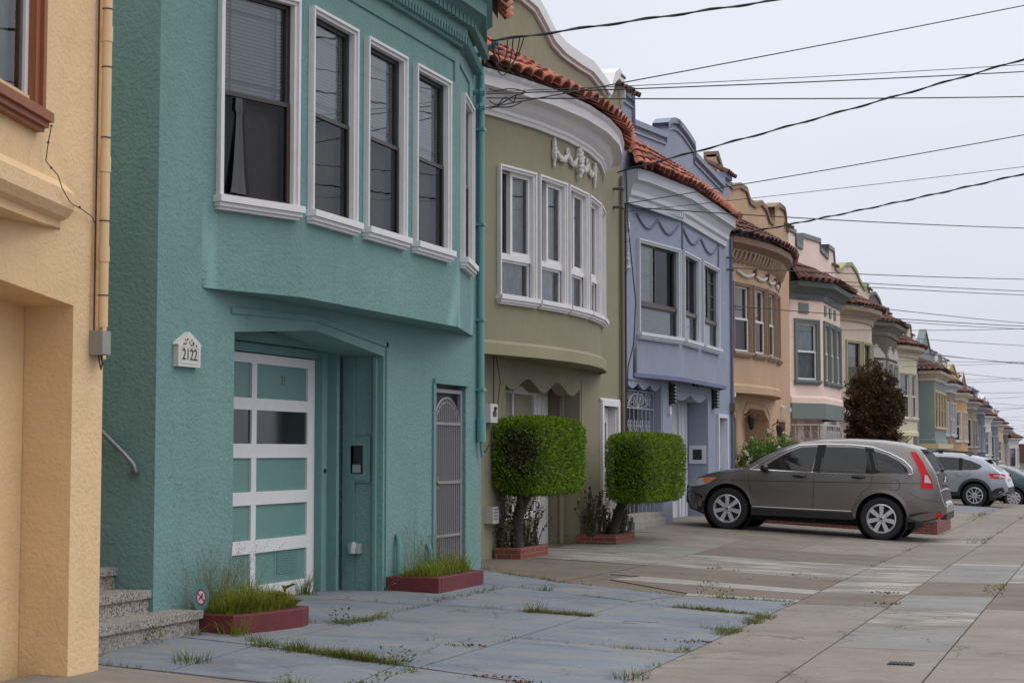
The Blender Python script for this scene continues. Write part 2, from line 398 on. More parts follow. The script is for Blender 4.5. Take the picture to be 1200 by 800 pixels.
run(A1, A2, [-6, C_TAN, 5, C_TAN, 13.4, C_GREY, 15.1, C_LIGHT, 16.8, C_GREY, 18.55, C_BROWN, 20.5, C_GREY, 23.6, C_PALE, 23.95, C_TAN2, 28.8, C_TAN, 38, C_TAN2, 50, C_TAN, 58, C_TAN2, 76, C_TAN, 100, C_TAN, 140, C_TAN, 190])
run(A2, A3, [-6, C_TAN2, 9, C_TAN, 17.1, C_BROWN, 20.6, C_LIGHT, 24, C_TAN2, 36, C_TAN, 50, C_TAN2, 66, C_TAN, 100, C_TAN, 140, C_TAN, 190])
# yellow house driveway in front
slabq(C_TAN, [(-6.4, -6), (A0, -6), (A0, 9.35), (-6.4, 9.72)])
# blue painted forecourt of the teal house
def bl(cs): slabq(C_BLUE, cs, 'forecourt')
bl([(-6.4, 9.74), (-5.78, 9.70), (-5.93, 11.16), (-7.0, 11.35)])
bl([(-5.78, 9.70), (-4.5, 9.55), (-4.65, 10.78), (-5.93, 11.16)])
bl([(-4.5, 9.55), (A0, 9.37), (A0, 10.3), (-4.65, 10.78)])
bl([(-7.6, 11.45), (-5.93, 11.18), (-5.98, 14.5), (-7.6, 14.62)])
bl([(-5.93, 11.18), (-4.48, 10.76), (-4.47, 14.6), (-5.98, 14.72)])
bl([(-4.48, 10.76), (A0, 10.32), (A0, 12.6), (-4.47, 12.75)])
bl([(-4.47, 12.75), (A0, 12.6), (A0, 14.26), (-4.47, 14.6)])
bl([(-7.6, 14.62), (-5.98, 14.5), (-6.02, 16.9), (-7.6, 17.1)])
bl([(-5.98, 14.72), (-4.47, 14.6), (-4.5, 16.18), (-6.02, 16.9)])
bl([(-4.47, 14.6), (A0, 14.26), (A0, 15.66), (-4.5, 16.05)])
bl([(-7.6, 17.1), (-6.02, 16.9), (-5.75, 17.75), (-7.6, 19.35)])
bl([(-6.02, 16.9), (-4.5, 16.2), (-4.2, 17.1), (-5.75, 17.75)])
bl([(-4.5, 16.06), (A0, 15.68), (A0, 17.2), (-4.2, 17.1)])
# the green house's driveway with its patches
slabq(C_BROWN, [(-8.2, 19.4), (-5.76, 17.8), (-5.6, 20.6), (-8.2, 21.2)])
slabq(C_PALE, [(-4.2, 17.13), (A0, 17.22), (A0, 17.5), (-4.25, 17.42)])
slabq(C_BROWN, [(-4.25, 17.43), (A0, 17.51), (A0, 18.2), (-5.4, 18.5)])
slabq(C_PALE, [(-5.4, 18.52), (A0, 18.22), (A0, 18.75), (-5.2, 19.15)])
slabq(C_BROWN, [(-5.6, 19.2), (A0, 18.77), (A0, 20.3), (-5.6, 20.9)])
slabq(C_LIGHT, [(-8.2, 21.22), (-5.6, 20.9), (-5.6, 23.1), (-8.2, 23.4)])
slabq(C_LIGHT, [(-5.6, 20.9), (A0, 20.3), (A0, 23.0), (-5.6, 23.3)])
slabq(C_GREEN, [(-7.6, 23.4), (-5.6, 23.1), (-5.6, 24.6), (-7.6, 24.9)])
slabq(C_BROWN, [(-5.6, 23.32), (A0, 23.02), (A0, 25.0), (-5.6, 25.2)])
slabq(C_TAN, [(-7.6, 24.9), (-5.6, 24.62), (-5.6, 26.9), (-8.3, 26.9)])
slabq(C_TAN2, [(-5.6, 25.2), (-4.5, 25.1), (-4.5, 26.9), (-5.6, 26.9)])
slabq(C_TAN, [(-4.5, 25.1), (A0, 25.0), (A0, 26.9), (-4.5, 26.9)])
# blue house driveway and on down the street
slabq(C_TAN2, [(-9, 26.9), (-4.5, 26.9), (-4.5, 31.5), (-9, 31.5)])
slabq(C_TAN, [(-4.5, 26.9), (A0, 26.9), (A0, 31.5), (-4.5, 31.5)])
slabq(C_TAN, [(-9, 31.5), (A0, 31.5), (A0, 35.2), (-9, 35.2)])
pal = [C_TAN2, C_TAN, C_GREY, C_TAN, C_TAN2, C_BROWN, C_TAN]
for i in range(18):
    y0 = 35.2 + 8.4 * i
    slabq(pal[i % 7], [(-11, y0), (-5.2, y0), (-5.2, y0 + 8.4), (-11, y0 + 8.4)])
    slabq(pal[(i + 3) % 7] if i != 1 else C_BLUE, [(-5.2, y0), (A0, y0), (A0, y0 + 8.4), (-5.2, y0 + 8.4)])
base = MB(); sheet(base, [(-9.5, 9.2), (A0, 9.2), (A0, 31.6), (-9.5, 31.6)], -.011); struct('driveway_base', base, C_BROWN)
for (nm, _), (mb, mat) in side.items(): struct(nm, mb, mat)
# little iron lid in the sidewalk and a cast cover ring
lid = MB(); lid.box(-1.575, -1.395, 12.41, 12.55, 0, .008)
for q in range(6): lid.box(-1.565 + q * .028, -1.55 + q * .028, 12.42, 12.54, .008, .012)
tag(top('utility_lid', lid, plain('iron_lid', (.04, .038, .045), .6, .5), (-1.49, 12.49, .0)), 'small dark iron lid set in the sidewalk at lower right', 'utility lid')

# ------------------------------------------------------------------ generic house pieces
def offs(P, o):
    Q = []
    for i, p in enumerate(P):
        p = Vector(p); ns = []
        if i > 0: d = (p - Vector(P[i - 1])).normalized(); ns.append(Vector((d.y, -d.x)))
        if i < len(P) - 1: d = (Vector(P[i + 1]) - p).normalized(); ns.append(Vector((d.y, -d.x)))
        n = sum(ns, Vector((0, 0))); n.normalize(); Q.append(p + n * (o / max(.3, n.dot(ns[0]))))
    return Q
def sweep(mb, P, prof):
    k = len(prof); O = [offs(P, o) for o, z in prof]; vs = []
    for i in range(len(P)):
        for j, (o, z) in enumerate(prof): vs.append((O[j][i].x, O[j][i].y, z))
    fs = [(i * k + j, i * k + (j + 1) % k, (i + 1) * k + (j + 1) % k, (i + 1) * k + j) for i in range(len(P) - 1) for j in range(k)]
    fs += [tuple(range(k)), tuple(range((len(P) - 1) * k, len(P) * k))[::-1]]
    return mb.add(vs, fs)
def cells(mb, u0, u1, z0, z1, ops, fn, extra_z=()):
    """a plane with holes: ops = (u0,u1,z0,z1,depth); fn(u,z,d)"""
    us = sorted({u0, u1, *[q for o in ops for q in o[:2]]}); zs = sorted({z0, z1, *extra_z, *[q for o in ops for q in o[2:4]]})
    for a, b in zip(us, us[1:]):
        for c, d in zip(zs, zs[1:]):
            if b - a < 1e-5 or d - c < 1e-5: continue
            m, q = (a + b) / 2, (c + d) / 2
            if any(o[0] < m < o[1] and o[2] < q < o[3] for o in ops): continue
            mb.quad(fn(a, c, 0), fn(b, c, 0), fn(b, d, 0), fn(a, d, 0))
    for a, b, c, d, dep in ops:
        mb.quad(fn(a, c, 0), fn(a, d, 0), fn(a, d, dep), fn(a, c, dep)); mb.quad(fn(b, c, 0), fn(b, d, 0), fn(b, d, dep), fn(b, c, dep))
        mb.quad(fn(a, d, 0), fn(b, d, 0), fn(b, d, dep), fn(a, d, dep)); mb.quad(fn(a, c, 0), fn(b, c, 0), fn(b, c, dep), fn(a, c, dep))
def facet(P, i):
    a, b = Vector(P[i]), Vector(P[i + 1]); d = (b - a); return a, d.normalized(), d.length
def bay(mb, P, z0, z1, ops, zs):
    """ops: {facet index: (s0,s1,za,zb)}"""
    for i in range(len(P) - 1):
        a, d, ln = facet(P, i); n = Vector((d.y, -d.x))
        fn = lambda s, z, dep, a=a, d=d, n=n: (a.x + d.x * s - n.x * dep, a.y + d.y * s - n.y * dep, z)
        o = [(q[0], q[1], q[2], q[3], .12) for q in ops.get(i, [])]
        cells(mb, 0, ln, z0, z1, o, fn, zs)
    mb.quad(*[(p[0], p[1], z0) for p in P]); mb.quad(*[(p[0], p[1], z1) for p in P][::-1])
def tiles(mb, P, over, ze, zr, pitch, r, courses, back=.0, spread=.15):
    """barrel tiles from an eave line around the bay up to the wall face"""
    E = offs(P, over); seg = [(E[i + 1] - E[i]).length for i in range(len(E) - 1)]; tot = sum(seg); n = int(tot / pitch)
    yc = (E[0].y + E[-1].y) / 2
    for k in range(n + 1):
        s = tot * k / n; i = 0
        while i < len(seg) - 1 and s > seg[i]: s -= seg[i]; i += 1
        p = E[i].lerp(E[i + 1], min(1, s / seg[i])); d = (E[i + 1] - E[i]).normalized()
        e = Vector((p.x, p.y, ze + random.uniform(-.012, .012))); yr = p.y + (yc - p.y) * spread
        t = Vector((back, yr, zr)); ax = t - e; tang = Vector((d.x, d.y, 0)); up = tang.cross(ax).normalized()
        if up.z < 0: up = -up
        tang = ax.cross(up).normalized()
        rows = [(0, 1)] if courses < 2 else [(c / courses, (c + 1) / courses) for c in range(courses)]
        for a, b in rows:
            j = random.uniform(-.012, .012)
            q0 = e + ax * max(-.03, a - .05) + up * (.022) + tang * j; q1 = e + ax * b + tang * j
            vs = []
            for q, rr in ((q0, r), (q1, r * .82)):
                for h in range(7):
                    an = math.pi * h / 6; vs.append(q + tang * (math.cos(an) * rr) + up * (math.sin(an) * rr * 1.05))
            vs2 = [v - up * .014 - (v - q0.lerp(q1, .0 if ii < 7 else 1)) * .0 for ii, v in enumerate(vs[:7])]
            o = [(h, h + 1, h + 8, h + 7) for h in range(6)]
            # thick lower lip
            inner = []
            for h in range(7):
                an = math.pi * h / 6; inner.append(q0 + tang * (math.cos(an) * (r - .018)) + up * (math.sin(an) * (r - .018)))
            mb.add(vs + inner, o + [(h, 14 + h, 14 + h + 1, h + 1) for h in range(6)])
    return E
def tile_bed(mb, P, over, ze, zr, back=.0, spread=.15):
    E = offs(P, over); yc = (E[0].y + E[-1].y) / 2
    a = [(q.x - .03, q.y, ze - .02) for q in E]; b = [(back, q.y + (yc - q.y) * spread, zr - .02) for q in E]
    for i in range(len(E) - 1): mb.quad(a[i], a[i + 1], b[i + 1], b[i])
def yz(x0): return lambda a, b, d: (x0 + d, a, b)

WCACHE = {}
def win_meshes(st, w, h):
    key = (st['id'], round(w, 2), round(h, 2))
    if key in WCACHE: return WCACHE[key]
    cw = st.get('cw', .10); out = []
    c = MB(); cz = cw * st.get('bot', .35)                        # casing in two steps
    c.box(-.02, .035, 0, cw, 0, h - cw); c.box(-.02, .035, w - cw, w, 0, h - cw); c.box(-.02, .037, 0, w, h - cw, h); c.box(-.02, .034, cw, w - cw, 0, cz)
    e = cw * .42
    c.box(.03, .058, -.004, e, 0, h - e); c.box(.03, .058, w - e, w + .004, 0, h - e); c.box(.03, .060, -.004, w + .004, h - e, h + .004)
    i0, i1, z0, z1 = cw, w - cw, cz, h - cw
    sills = MB(); sills.box(-.03, .10, -.030, w + .030, -.035, .022); sills.box(-.03, .075, -.018, w + .018, -.070, -.036); sills.box(-.03, .05, -.008, w + .008, -.095, -.071)
    sb = MB(); panes = []; extra = []
    sx0, sx1 = -.075, -.035; b = st.get('sw', .04)
    def ring(y0, y1, za, zb, x0=sx0, x1=sx1, bb=None):
        q = bb or b
        sb.box(x0, x1, y0, y0 + q, za, zb); sb.box(x0, x1, y1 - q, y1, za, zb); sb.box(x0, x1, y0 + q, y1 - q, za, za + q); sb.box(x0, x1, y0 + q, y1 - q, zb - q, zb)
        return (y0 + q, y1 - q, za + q, zb - q)
    def pane(r, x, m): p = MB(); p.quad((x, r[0], r[2]), (x, r[1], r[2]), (x, r[1], r[3]), (x, r[0], r[3])); panes.append((p, m))
    def slats(r, x, pitch=.031, f=1.0):
        q = MB(); z = r[3] - .02
        while z > r[3] - (r[3] - r[2]) * f:
            q.add([(x - .008, r[0], z - .011), (x - .008, r[1], z - .011), (x + .008, r[1], z + .010), (x + .008, r[0], z + .010)], [(0, 1, 2, 3)]); z -= pitch
        extra.append(('blind', q, BLIND))
    def cloth(r, x, m, name='curtain'):
        q = MB(); n = 22; vs = []
        for k in range(n + 1):
            y = r[0] + (r[1] - r[0]) * k / n; d = .012 * math.sin(k * 1.9)
            vs += [(x + d, y, r[2]), (x + d, y, r[3])]
        q.add(vs, [(2 * k, 2 * k + 2, 2 * k + 3, 2 * k + 1) for k in range(n)]); extra.append((name, q, m))
    k = st['kind']
    if k == 'double':
        zm = z0 + (z1 - z0) * st.get('mid', .5)
        up = ring(i0, i1, zm - .02, z1); lo = ring(i0, i1, z0, zm + .02, -.05, -.012)
        pane(up, -.055, GLASS); pane(lo, -.03, st.get('low', GLASSD))
        if st.get('grid'):
            for f in (.14, .86): sb.box(-.066, -.058, up[0] + (up[1] - up[0]) * f - .006, up[0] + (up[1] - up[0]) * f + .006, up[2], up[3])
            for f in (.14, .86): sb.box(-.067, -.057, up[0], up[1], up[2] + (up[3] - up[2]) * f - .006, up[2] + (up[3] - up[2]) * f + .006)
        if st.get('blind'): slats(up, -.10, f=st['blind'])
        if st.get('screen'):
            q = MB(); q.quad((-.16, lo[0] - .03, lo[2] - .03), (-.16, lo[1] + .03, lo[2] - .03), (-.16, lo[1] + .03, lo[3]), (-.16, lo[0] - .03, lo[3])); extra.append(('insect_screen', q, SCREEN))
        if st.get('curtain'): cloth((i0 - .02, i1 + .02, z0, z1), -.14, st['curtain'])
    elif k == 'tri':
        zt = z0 + (z1 - z0) * .31; ym = i0 + (i1 - i0) * .40
        sb.box(-.08, -.005, i0, i1, zt - .035, zt + .035)
        lo = ring(i0, i1, z0, zt - .035, bb=.03); r1 = ring(i0, ym, zt + .035, z1, -.10, -.06, .022); r2 = ring(ym - .02, i1, zt + .035, z1, -.062, -.02, .05)
        pane(lo, -.055, GLASS); pane(r1, -.08, GLASSD); pane(r2, -.045, GLASS); cloth((i0, i1, z0, zt + .05), -.13, LACE); cloth((ym, i1, zt, z1), -.15, LACE)
    elif k == 'bl':
        zt = z0 + (z1 - z0) * .32; ym = i0 + (i1 - i0) * (.46 if st.get('flip') else .46)
        sb.box(-.08, -.005, i0, i1, zt - .03, zt + .03)
        lo = ring(i0, i1, z0, zt - .03, bb=.028); r1 = ring(i0, ym, zt + .03, z1, -.062, -.02, .03); r2 = ring(ym - .02, i1, zt + .03, z1, -.10, -.06, .03)
        pane(lo, -.05, GLASS); pane(r1, -.04, GLASS if not st.get('flip') else GLASSD); pane(r2, -.08, GLASSD if not st.get('flip') else GLASS)
        rr = (i0, ym) if not st.get('flip') else (ym, i1)
        slats((rr[0], rr[1], zt, z1), -.13, .03); slats((i0, i1, z0, zt), -.14, .03)
        for f in (.25, .5, .75):
            sb.box(-.056, -.05, rr[0], rr[1], zt + (z1 - zt) * f - .007, zt + (z1 - zt) * f + .007)
        sb.box(-.0565, -.0495, (rr[0] + rr[1]) / 2 - .007, (rr[0] + rr[1]) / 2 + .007, zt, z1)
    back = MB(); back.box(-.36, -.355, i0 - .05, i1 + .05, z0 - .05, z1 + .05)
    res = dict(casing=c.mesh('window', st.get('trim', WHITE)), sill=sills.mesh('sill', st.get('silm', st.get('trim', WHITE))), sash=sb.mesh('sash', st.get('sash', DARKSASH)),
               panes=[(p.mesh('pane', m, recalc=False), m) for p, m in panes], extra=[(nm, q.mesh(nm, m)) for nm, q, m in extra])
    WCACHE[key] = res; return res
class House:
    def __init__(s, name, X, Y0, zb, label):
        s.root = empty(name, (X, Y0, zb)); tag(s.root, label, 'house'); s.Y0 = Y0; s.zb = zb; s.X = X
    def p(s, name, mb, mat, smooth=None, parent=None):
        return link(name, mb.mesh(name, mat, smooth, (0, s.Y0, s.zb)), parent or s.root)
    def window(s, P, i, s0, s1, z0, z1, st):
        a, d, ln = facet(P, i); q = win_meshes(st, s1 - s0, z1 - z0)
        loc = (a.x + d.x * s0, a.y + d.y * s0 - s.Y0, z0 - s.zb); rz = -math.atan2(d.x, d.y)
        wd = link('window', q['casing'], s.root, loc, rz)
        if not st.get('nosill'): link('sill', q['sill'], wd)
        link('sash', q['sash'], wd)
        for me, m in q['panes']: link('pane', me, wd)
        for nm, me in q['extra']: link(nm, me, wd)
        return wd
def dentils(mb, P, o, d, z0, z1, pitch, wd):
    E = offs(P, o); 
    for i in range(len(E) - 1):
        ln = (E[i + 1] - E[i]).length; dd = (E[i + 1] - E[i]).normalized(); n = Vector((dd.y, -dd.x)); k = int(ln / pitch)
        for j in range(k):
            c = E[i] + dd * (ln * (j + .5) / k)
            M = Matrix(((n.x, dd.x, 0, c.x), (n.y, dd.y, 0, c.y), (0, 0, 1, 0), (0, 0, 0, 1)))
            mb.box(-.03, d, -wd / 2, wd / 2, z0, z1, M)
def body(mb, y0, y1, ztop, depth=13, x0=-.0):
    """side walls, back and flat roof behind the front sheet"""
    mb.quad((x0, y0, -.4), (x0, y0, ztop), (-depth, y0, ztop), (-depth, y0, -.4)); mb.quad((x0, y1, -.4), (x0, y1, ztop), (-depth, y1, ztop), (-depth, y1, -.4))
    mb.quad((-depth, y0, -.4), (-depth, y1, -.4), (-depth, y1, ztop), (-depth, y0, ztop)); mb.quad((x0, y0, ztop), (x0, y1, ztop), (-depth, y1, ztop), (-depth, y0, ztop))
def front(mb, y0, y1, z0, z1, ops): cells(mb, y0, y1, z0, z1, ops, lambda u, z, d: (-d, u, z))
def text_mesh(name, body_, size, mat, depth=.004):
    cu = bpy.data.curves.new('t', 'FONT'); cu.body = body_; cu.size = size; cu.extrude = depth; cu.align_x = 'CENTER'; cu.align_y = 'CENTER'
    o = bpy.data.objects.new('t', cu); COL.objects.link(o)
    me = bpy.data.meshes.new_from_object(o.evaluated_get(bpy.context.evaluated_depsgraph_get())); me.name = name
    bpy.data.objects.remove(o); me.materials.clear(); me.materials.append(mat); return me
# ------------------------------------------------------------------ houses: the near four, one by one
YEL = stucco('yellow_stucco', (.77, .535, .30), .42, 44, dirt=.2, hair=.15)
TEAL = stucco('teal_stucco', (.165, .290, .278), .6, 42, dirt=.45, hair=.45)
TEALS = stucco('teal_smooth_paint', (.145, .268, .254), .25, 9, dirt=.25)
OLIVE = stucco('olive_stucco', (.265, .245, .165), .18, 30, dirt=.4)
OLIVEL = stucco('olive_trim', (.29, .27, .17), .12, 30, dirt=.3)
LAV = stucco('lavender_stucco', (.275, .305, .385), .22, 28, dirt=.25)
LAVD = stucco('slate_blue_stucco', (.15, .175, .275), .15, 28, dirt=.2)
TAN = stucco('tan_stucco', (.50, .335, .215), .25, 28, dirt=.35)
PINK = stucco('pink_stucco', (.80, .615, .525), .2, 28, dirt=.3)
BED = plain('tile_underlay', (.10, .055, .045), .9, var=.2)
BROWNTRIM = plain('rust_brown_paint', (.27, .085, .03), .55, var=.15)
TEALMETAL = plain('teal_pipe_paint', (.11, .29, .285), .45)

# ---- yellow house, cut by the left edge of the photo
H = House('row_house', -6.17, 1.0, 0, 'pale yellow stucco house at the left edge with a yellow downpipe and brown window trim')
m = MB(); front(m, 1.0, 9.5, -.3, 6.0, [(5.9, 9.16, -.3, 2.66, .5), (3.3, 8.5, 3.4, 5.6, .3)]); body(m, 1.0, 9.5, 6.0)
m.quad((-.505, 5.8, 0), (-.505, 9.2, 0), (-.505, 9.2, 2.7), (-.505, 5.8, 2.7))
m.prism([(5.9, 2.66), (5.9, 2.45), (7.5, 2.63), (9.16, 2.42), (9.16, 2.66)], yz(-.5), 0, .5)
m.prism([(1.0, 6.0), (9.5, 6.0), (9.5, 7.2), (1.0, 7.2)], yz(-.2), 0, .2)
H.p('wall', m, YEL, 25)
P = [(0, 2.6), (.45, 4.2), (.45, 7.4), (0, 9.0)]
m = MB(); bay(m, P, 2.88, 6.0, {1: [(.5, 2.7, 3.6, 5.2)], 2: [(.28, 1.12, 3.6, 5.2)]}, [2.9, 3.6, 5.2]); H.p('bay', m, YEL, 12)
m = MB(); sweep(m, P, [(0, 2.93), (.05, 2.95), (.09, 3.0), (.09, 3.1), (.02, 3.17), (0, 3.17)]); H.p('belt_moulding', m, YEL)
YST = dict(id='yel', kind='double', cw=.12, trim=BROWNTRIM, sash=WHITE, sw=.05, blind=.5, curtain=LACE, low=GLASSD)
H.window(P, 2, .2, 1.2, 3.5, 5.3, YST); H.window(P, 1, .4, 2.8, 3.5, 5.3, YST)
m = MB(); m.box(-.47, -.44, 5.95, 8.9, 0, 2.6); 
for z in (.6, 1.15, 1.7, 2.25): m.box(-.445, -.425, 5.98, 8.86, z - .02, z + .02)
H.p('garage_door', m, YEL)
m = MB(); m.box(-.5, -.36, 8.90, 9.155, .0, 2.6); H.p('door_jamb', m, YEL)
DP = plain('yellow_pipe_paint', (.74, .51, .275), .5, var=.1)
m = MB(); m.tube([(.06, 9.40, 2.30), (.06, 9.40, 7)], .031, 14); 
for z in (2.72, 3.3, 4.15, 5.1): m.tube([(.06, 9.40, z), (.06, 9.40, z + .10)], .036, 14)
dp = H.p('downpipe', m, DP, 40)
m = MB()
for z in (2.50, 2.98, 3.38, 3.52, 3.98, 4.36): m.tube([(.06, 9.40, z), (.06, 9.40, z + .007)], .0345, 14)
m.tube([(.03, 9.345, 2.26), (.02, 9.362, 3.4), (.02, 9.362, 7)], .0055, 6)
m.tube([(.03, 9.46, 2.36), (.035, 9.452, 2.8), (.03, 9.448, 3.5)], .004, 5)
H.p('cable', m, CABLE)
m = MB(); m.box(0, .09, 9.335, 9.44, 2.12, 2.275); m.box(.09, .098, 9.34, 9.435, 2.125, 2.27); bx = H.p('junction_box', m, plain('grey_box', (.27, .27, .24), .5, var=.08))
m = MB(); m.box(0, .03, 9.445, 9.49, 2.10, 2.32); H.p('backing_board', m, DP)
m = MB(); m.tube([(.05, 9.37, 2.12), (.06, 9.375, 2.06), (.055, 9.395, 2.03), (.05, 9.415, 2.06), (.05, 9.41, 2.12)], .005, 6); m.tube([(.05, 9.395, 2.12), (.07, 9.40, 2.055), (.05, 9.40, 2.1)], .004, 6); H.p('wire_loop', m, CABLE)
m = MB(); m.tube([(.16, 8.66, 3.46), (.14, 8.66, 3.36), (.125, 8.66, 3.25), (.15, 8.68, 3.21), (.20, 8.68, 3.16), (.19, 8.74, 3.09), (.14, 8.9, 3.03), (.08, 9.06, 3.03), (.03, 9.2, 3.03), (.03, 9.3, 3.0), (.03, 9.35, 2.95)], .0032, 6)
for q in ((.16, 8.66, 3.46), (.14, 8.66, 3.36), (.15, 8.68, 3.21), (.06, 9.12, 3.035)): m.blob(q, .009)
H.p('thin_wire', m, CABLE)

# ---- teal house
H = House('row_house', -6.9, 9.62, 0, 'teal stucco house with white framed bay windows and the number plaque')
y0, y1 = 11.35, 18.408
m = MB()
front(m, y0, y1, -.3, 6.0, [(12.57, 15.63, -.3, 2.66, .62), (17.0, 17.92, .16, 2.24, .14), (12.4, 17.4, 3.3, 5.6, .2)])
body(m, y0, y1, 6.0)
m.prism([(12.57, 2.66), (12.57, 2.50), (14.1, 2.615), (15.63, 2.46), (15.63, 2.66)], yz(-.615), 0, .615)
m.prism([(y0, 6.0), (y1, 6.0), (y1, 7.1), (16.5, 7.25), (14.8, 8.2), (13, 7.25), (y0, 7.1)], yz(-.2), 0, .2)
m.quad((-.645, 12.5, 0), (-.645, 15.7, 0), (-.645, 15.7, 2.7), (-.645, 12.5, 2.7))
m.quad((-3.6, 9.6, -.3), (-3.6, y0, -.3), (-3.6, y0, 6.5), (-3.6, 9.6, 6.5))
H.p('wall', m, TEAL, 20)
# recess trim: frame line round the opening, pilaster and jamb inside
m = MB()
fr = [(12.50, 2.70), (14.1, 2.745), (15.72, 2.60)]
for (a, b), (c, d) in zip(fr, fr[1:]): m.prism([(a, b), (c, d), (c, d - .05), (a, b - .05)], yz(0), -.001, .016)
m.box(-.001, .016, 15.675, 15.72, .14, 2.599)
H.p('door_surround', m, TEALS)
m = MB(); m.box(-.62, -.50, 15.27, 15.40, .1, 2.64); m.box(-.61, -.40, 15.40, 15.46, .1, 2.63); m.box(-.42, -.30, 15.58, 15.625, .1, 2.60); m.box(-.615, -.55, 12.6, 15.27, 2.42, 2.50); m.box(-.615, -.45, 12.6, 15.42, 2.51, 2.60)
m.box(-.09, -.06, 15.58, 15.628, .1, 2.46)
H.p('door_jamb', m, TEALS)
# garage door
GD = plain('teal_door_panel', (.13, .255, .24), .45, var=.06)
m = MB(); X0, X1 = -.64, -.60
m.box(X0, X1, 12.7, 15.27, .13, 2.41)
gdr = H.p('garage_door', m, GD)
m = MB(); f0, f1 = -.60, -.578
m.box(f0, f1, 15.11, 15.268, .135, 2.41); m.box(f0, f1, 13.965, 14.06, .26, 2.32); m.box(f0, f1, 12.7, 12.85, .135, 2.41)
for a, b in ((2.32, 2.408), (1.89, 2.0), (1.45, 1.58), (1.02, 1.14), (.58, .70), (.137, .28)):
    m.box(f0, f1 + .002, 12.85, 15.11, a, b)
    if a > .3 and a < 2.2: m.box(f0, f1 + .003, 12.7, 15.268, (a + b) / 2 - .005, (a + b) / 2 + .0)
H.p('door_frame', m, WHITE, parent=gdr)
m = MB()
for a, b in ((14.06, 15.11), (12.85, 13.965)): m.quad((-.597, a, 1.58), (-.597, b, 1.58), (-.597, b, 1.89), (-.597, a, 1.89))
H.p('door_glass', m, plain('dark_door_glass', (.02, .02, .022), .12, spec=.6), parent=gdr)
m = MB()
for k in range(9): m.box(-.60, -.592, 14.52, 14.89, .36 + k * .024, .374 + k * .024)
m.box(-.60, -.596, 14.47, 14.94, .335, .345); m.box(-.60, -.596, 14.47, 14.94, .58, .59); m.box(-.60, -.596, 14.47, 14.485, .345, .58); m.box(-.60, -.596, 14.925, 14.94, .345, .58)
H.p('vent_louvre', m, GD, parent=gdr)
# worn ochre stencil left on the top panel
nm = text_mesh('faded_stencil', '2!', .13, plain('faded_ochre', (.13, .19, .12), .8), .001)
o = link('faded_stencil', nm, gdr, (-.597, 14.62 - 9.62, 2.18)); o.rotation_euler = (R(90), 0, R(90))
# mail slot box in the side wall of the recess
m = MB(); m.box(-.40, -.13, 15.60, 15.628, 1.20, 1.66); m.box(-.375, -.155, 15.585, 15.60, 1.225, 1.635); ms = H.p('mail_slot', m, TEALS)
m = MB(); m.box(-.33, -.20, 15.580, 15.5855, 1.29, 1.57); H.p('slot_opening', m, plain('slot_black', (.012, .012, .012), .4), parent=ms)
m = MB(); m.box(-.31, -.22, 15.576, 15.581, 1.30, 1.38); m.box(-.30, -.23, 15.575, 15.5765, 1.33, 1.345); H.p('slot_label', m, plain('grey_label', (.3, .3, .29), .5), parent=ms)
m = MB(); m.box(-.34, -.22, 15.55, 15.627, .50, .60); m.tube([(-.28, 15.56, .60), (-.28, 15.53, .56), (-.28, 15.52, .50)], .03, 8); H.p('outlet_cover', m, plain('grey_plastic', (.42, .44, .44), .5))
m = MB(); m.tube([(-.50, 15.335, 1.32), (-.485, 15.335, 1.32)], .02, 8); H.p('key_switch', m, BLACK)
# barred side gate 
m = MB(); m.box(-.135, -.12, 17.0, 17.92, .16, 2.24); gt = H.p('side_door', m, plain('side_door_grey', (.105, .105, .11), .6))  # plain dark grey door leaf behind the bars
m = MB(); g0, g1 = 17.03, 17.89; zb_, zt = .22, 2.19
m.box(-.07, -.03, g0, g0 + .05, zb_, zt); m.box(-.07, -.03, g1 - .05, g1, zb_, zt); m.box(-.07, -.03, g0 + .05, g1 - .05, zb_, zb_ + .04); m.box(-.07, -.03, g0 + .05, g1 - .05, zt - .04, zt)
for z in (.58, 1.16, 1.80): m.box(-.068, -.032, g0 + .05, g1 - .05, z, z + .03)
yc = (g0 + g1) / 2; rr = (g1 - g0) / 2 - .06
for k in range(13):
    y = g0 + .05 + (g1 - g0 - .1) * (k + .5) / 13; m.box(-.058, -.042, y - .008, y + .008, zb_ + .04, 1.80 + math.sqrt(max(.001, rr * rr - (y - yc) ** 2)) * .8)
m.tube([(-.05, yc + rr * math.cos(a), 1.80 + .80 * rr * math.sin(a)) for a in [math.pi * i / 16 for i in range(17)]], .013, 6)
m.tube([(-.05, yc + (rr - .06) * math.cos(a), 1.80 + .80 * (rr - .06) * math.sin(a)) for a in [math.pi * i / 16 for i in range(17)]], .008, 6)
sg = H.p('security_gate', m, GATEGREY)
m = MB(); m.box(-.08, -.02, g0 + .005, g0 + .13, 1.10, 1.24); m.blob((.0, g0 + .06, 1.17), .03); H.p('handle', m, plain('brass_knob', (.25, .2, .1), .35, .9), parent=sg)
m = MB(); m.box(.0, .03, 16.94, 17.98, 2.24, 2.29); m.box(.0, .02, 16.92, 16.995, .2, 2.239); H.p('door_hood', m, TEALS)
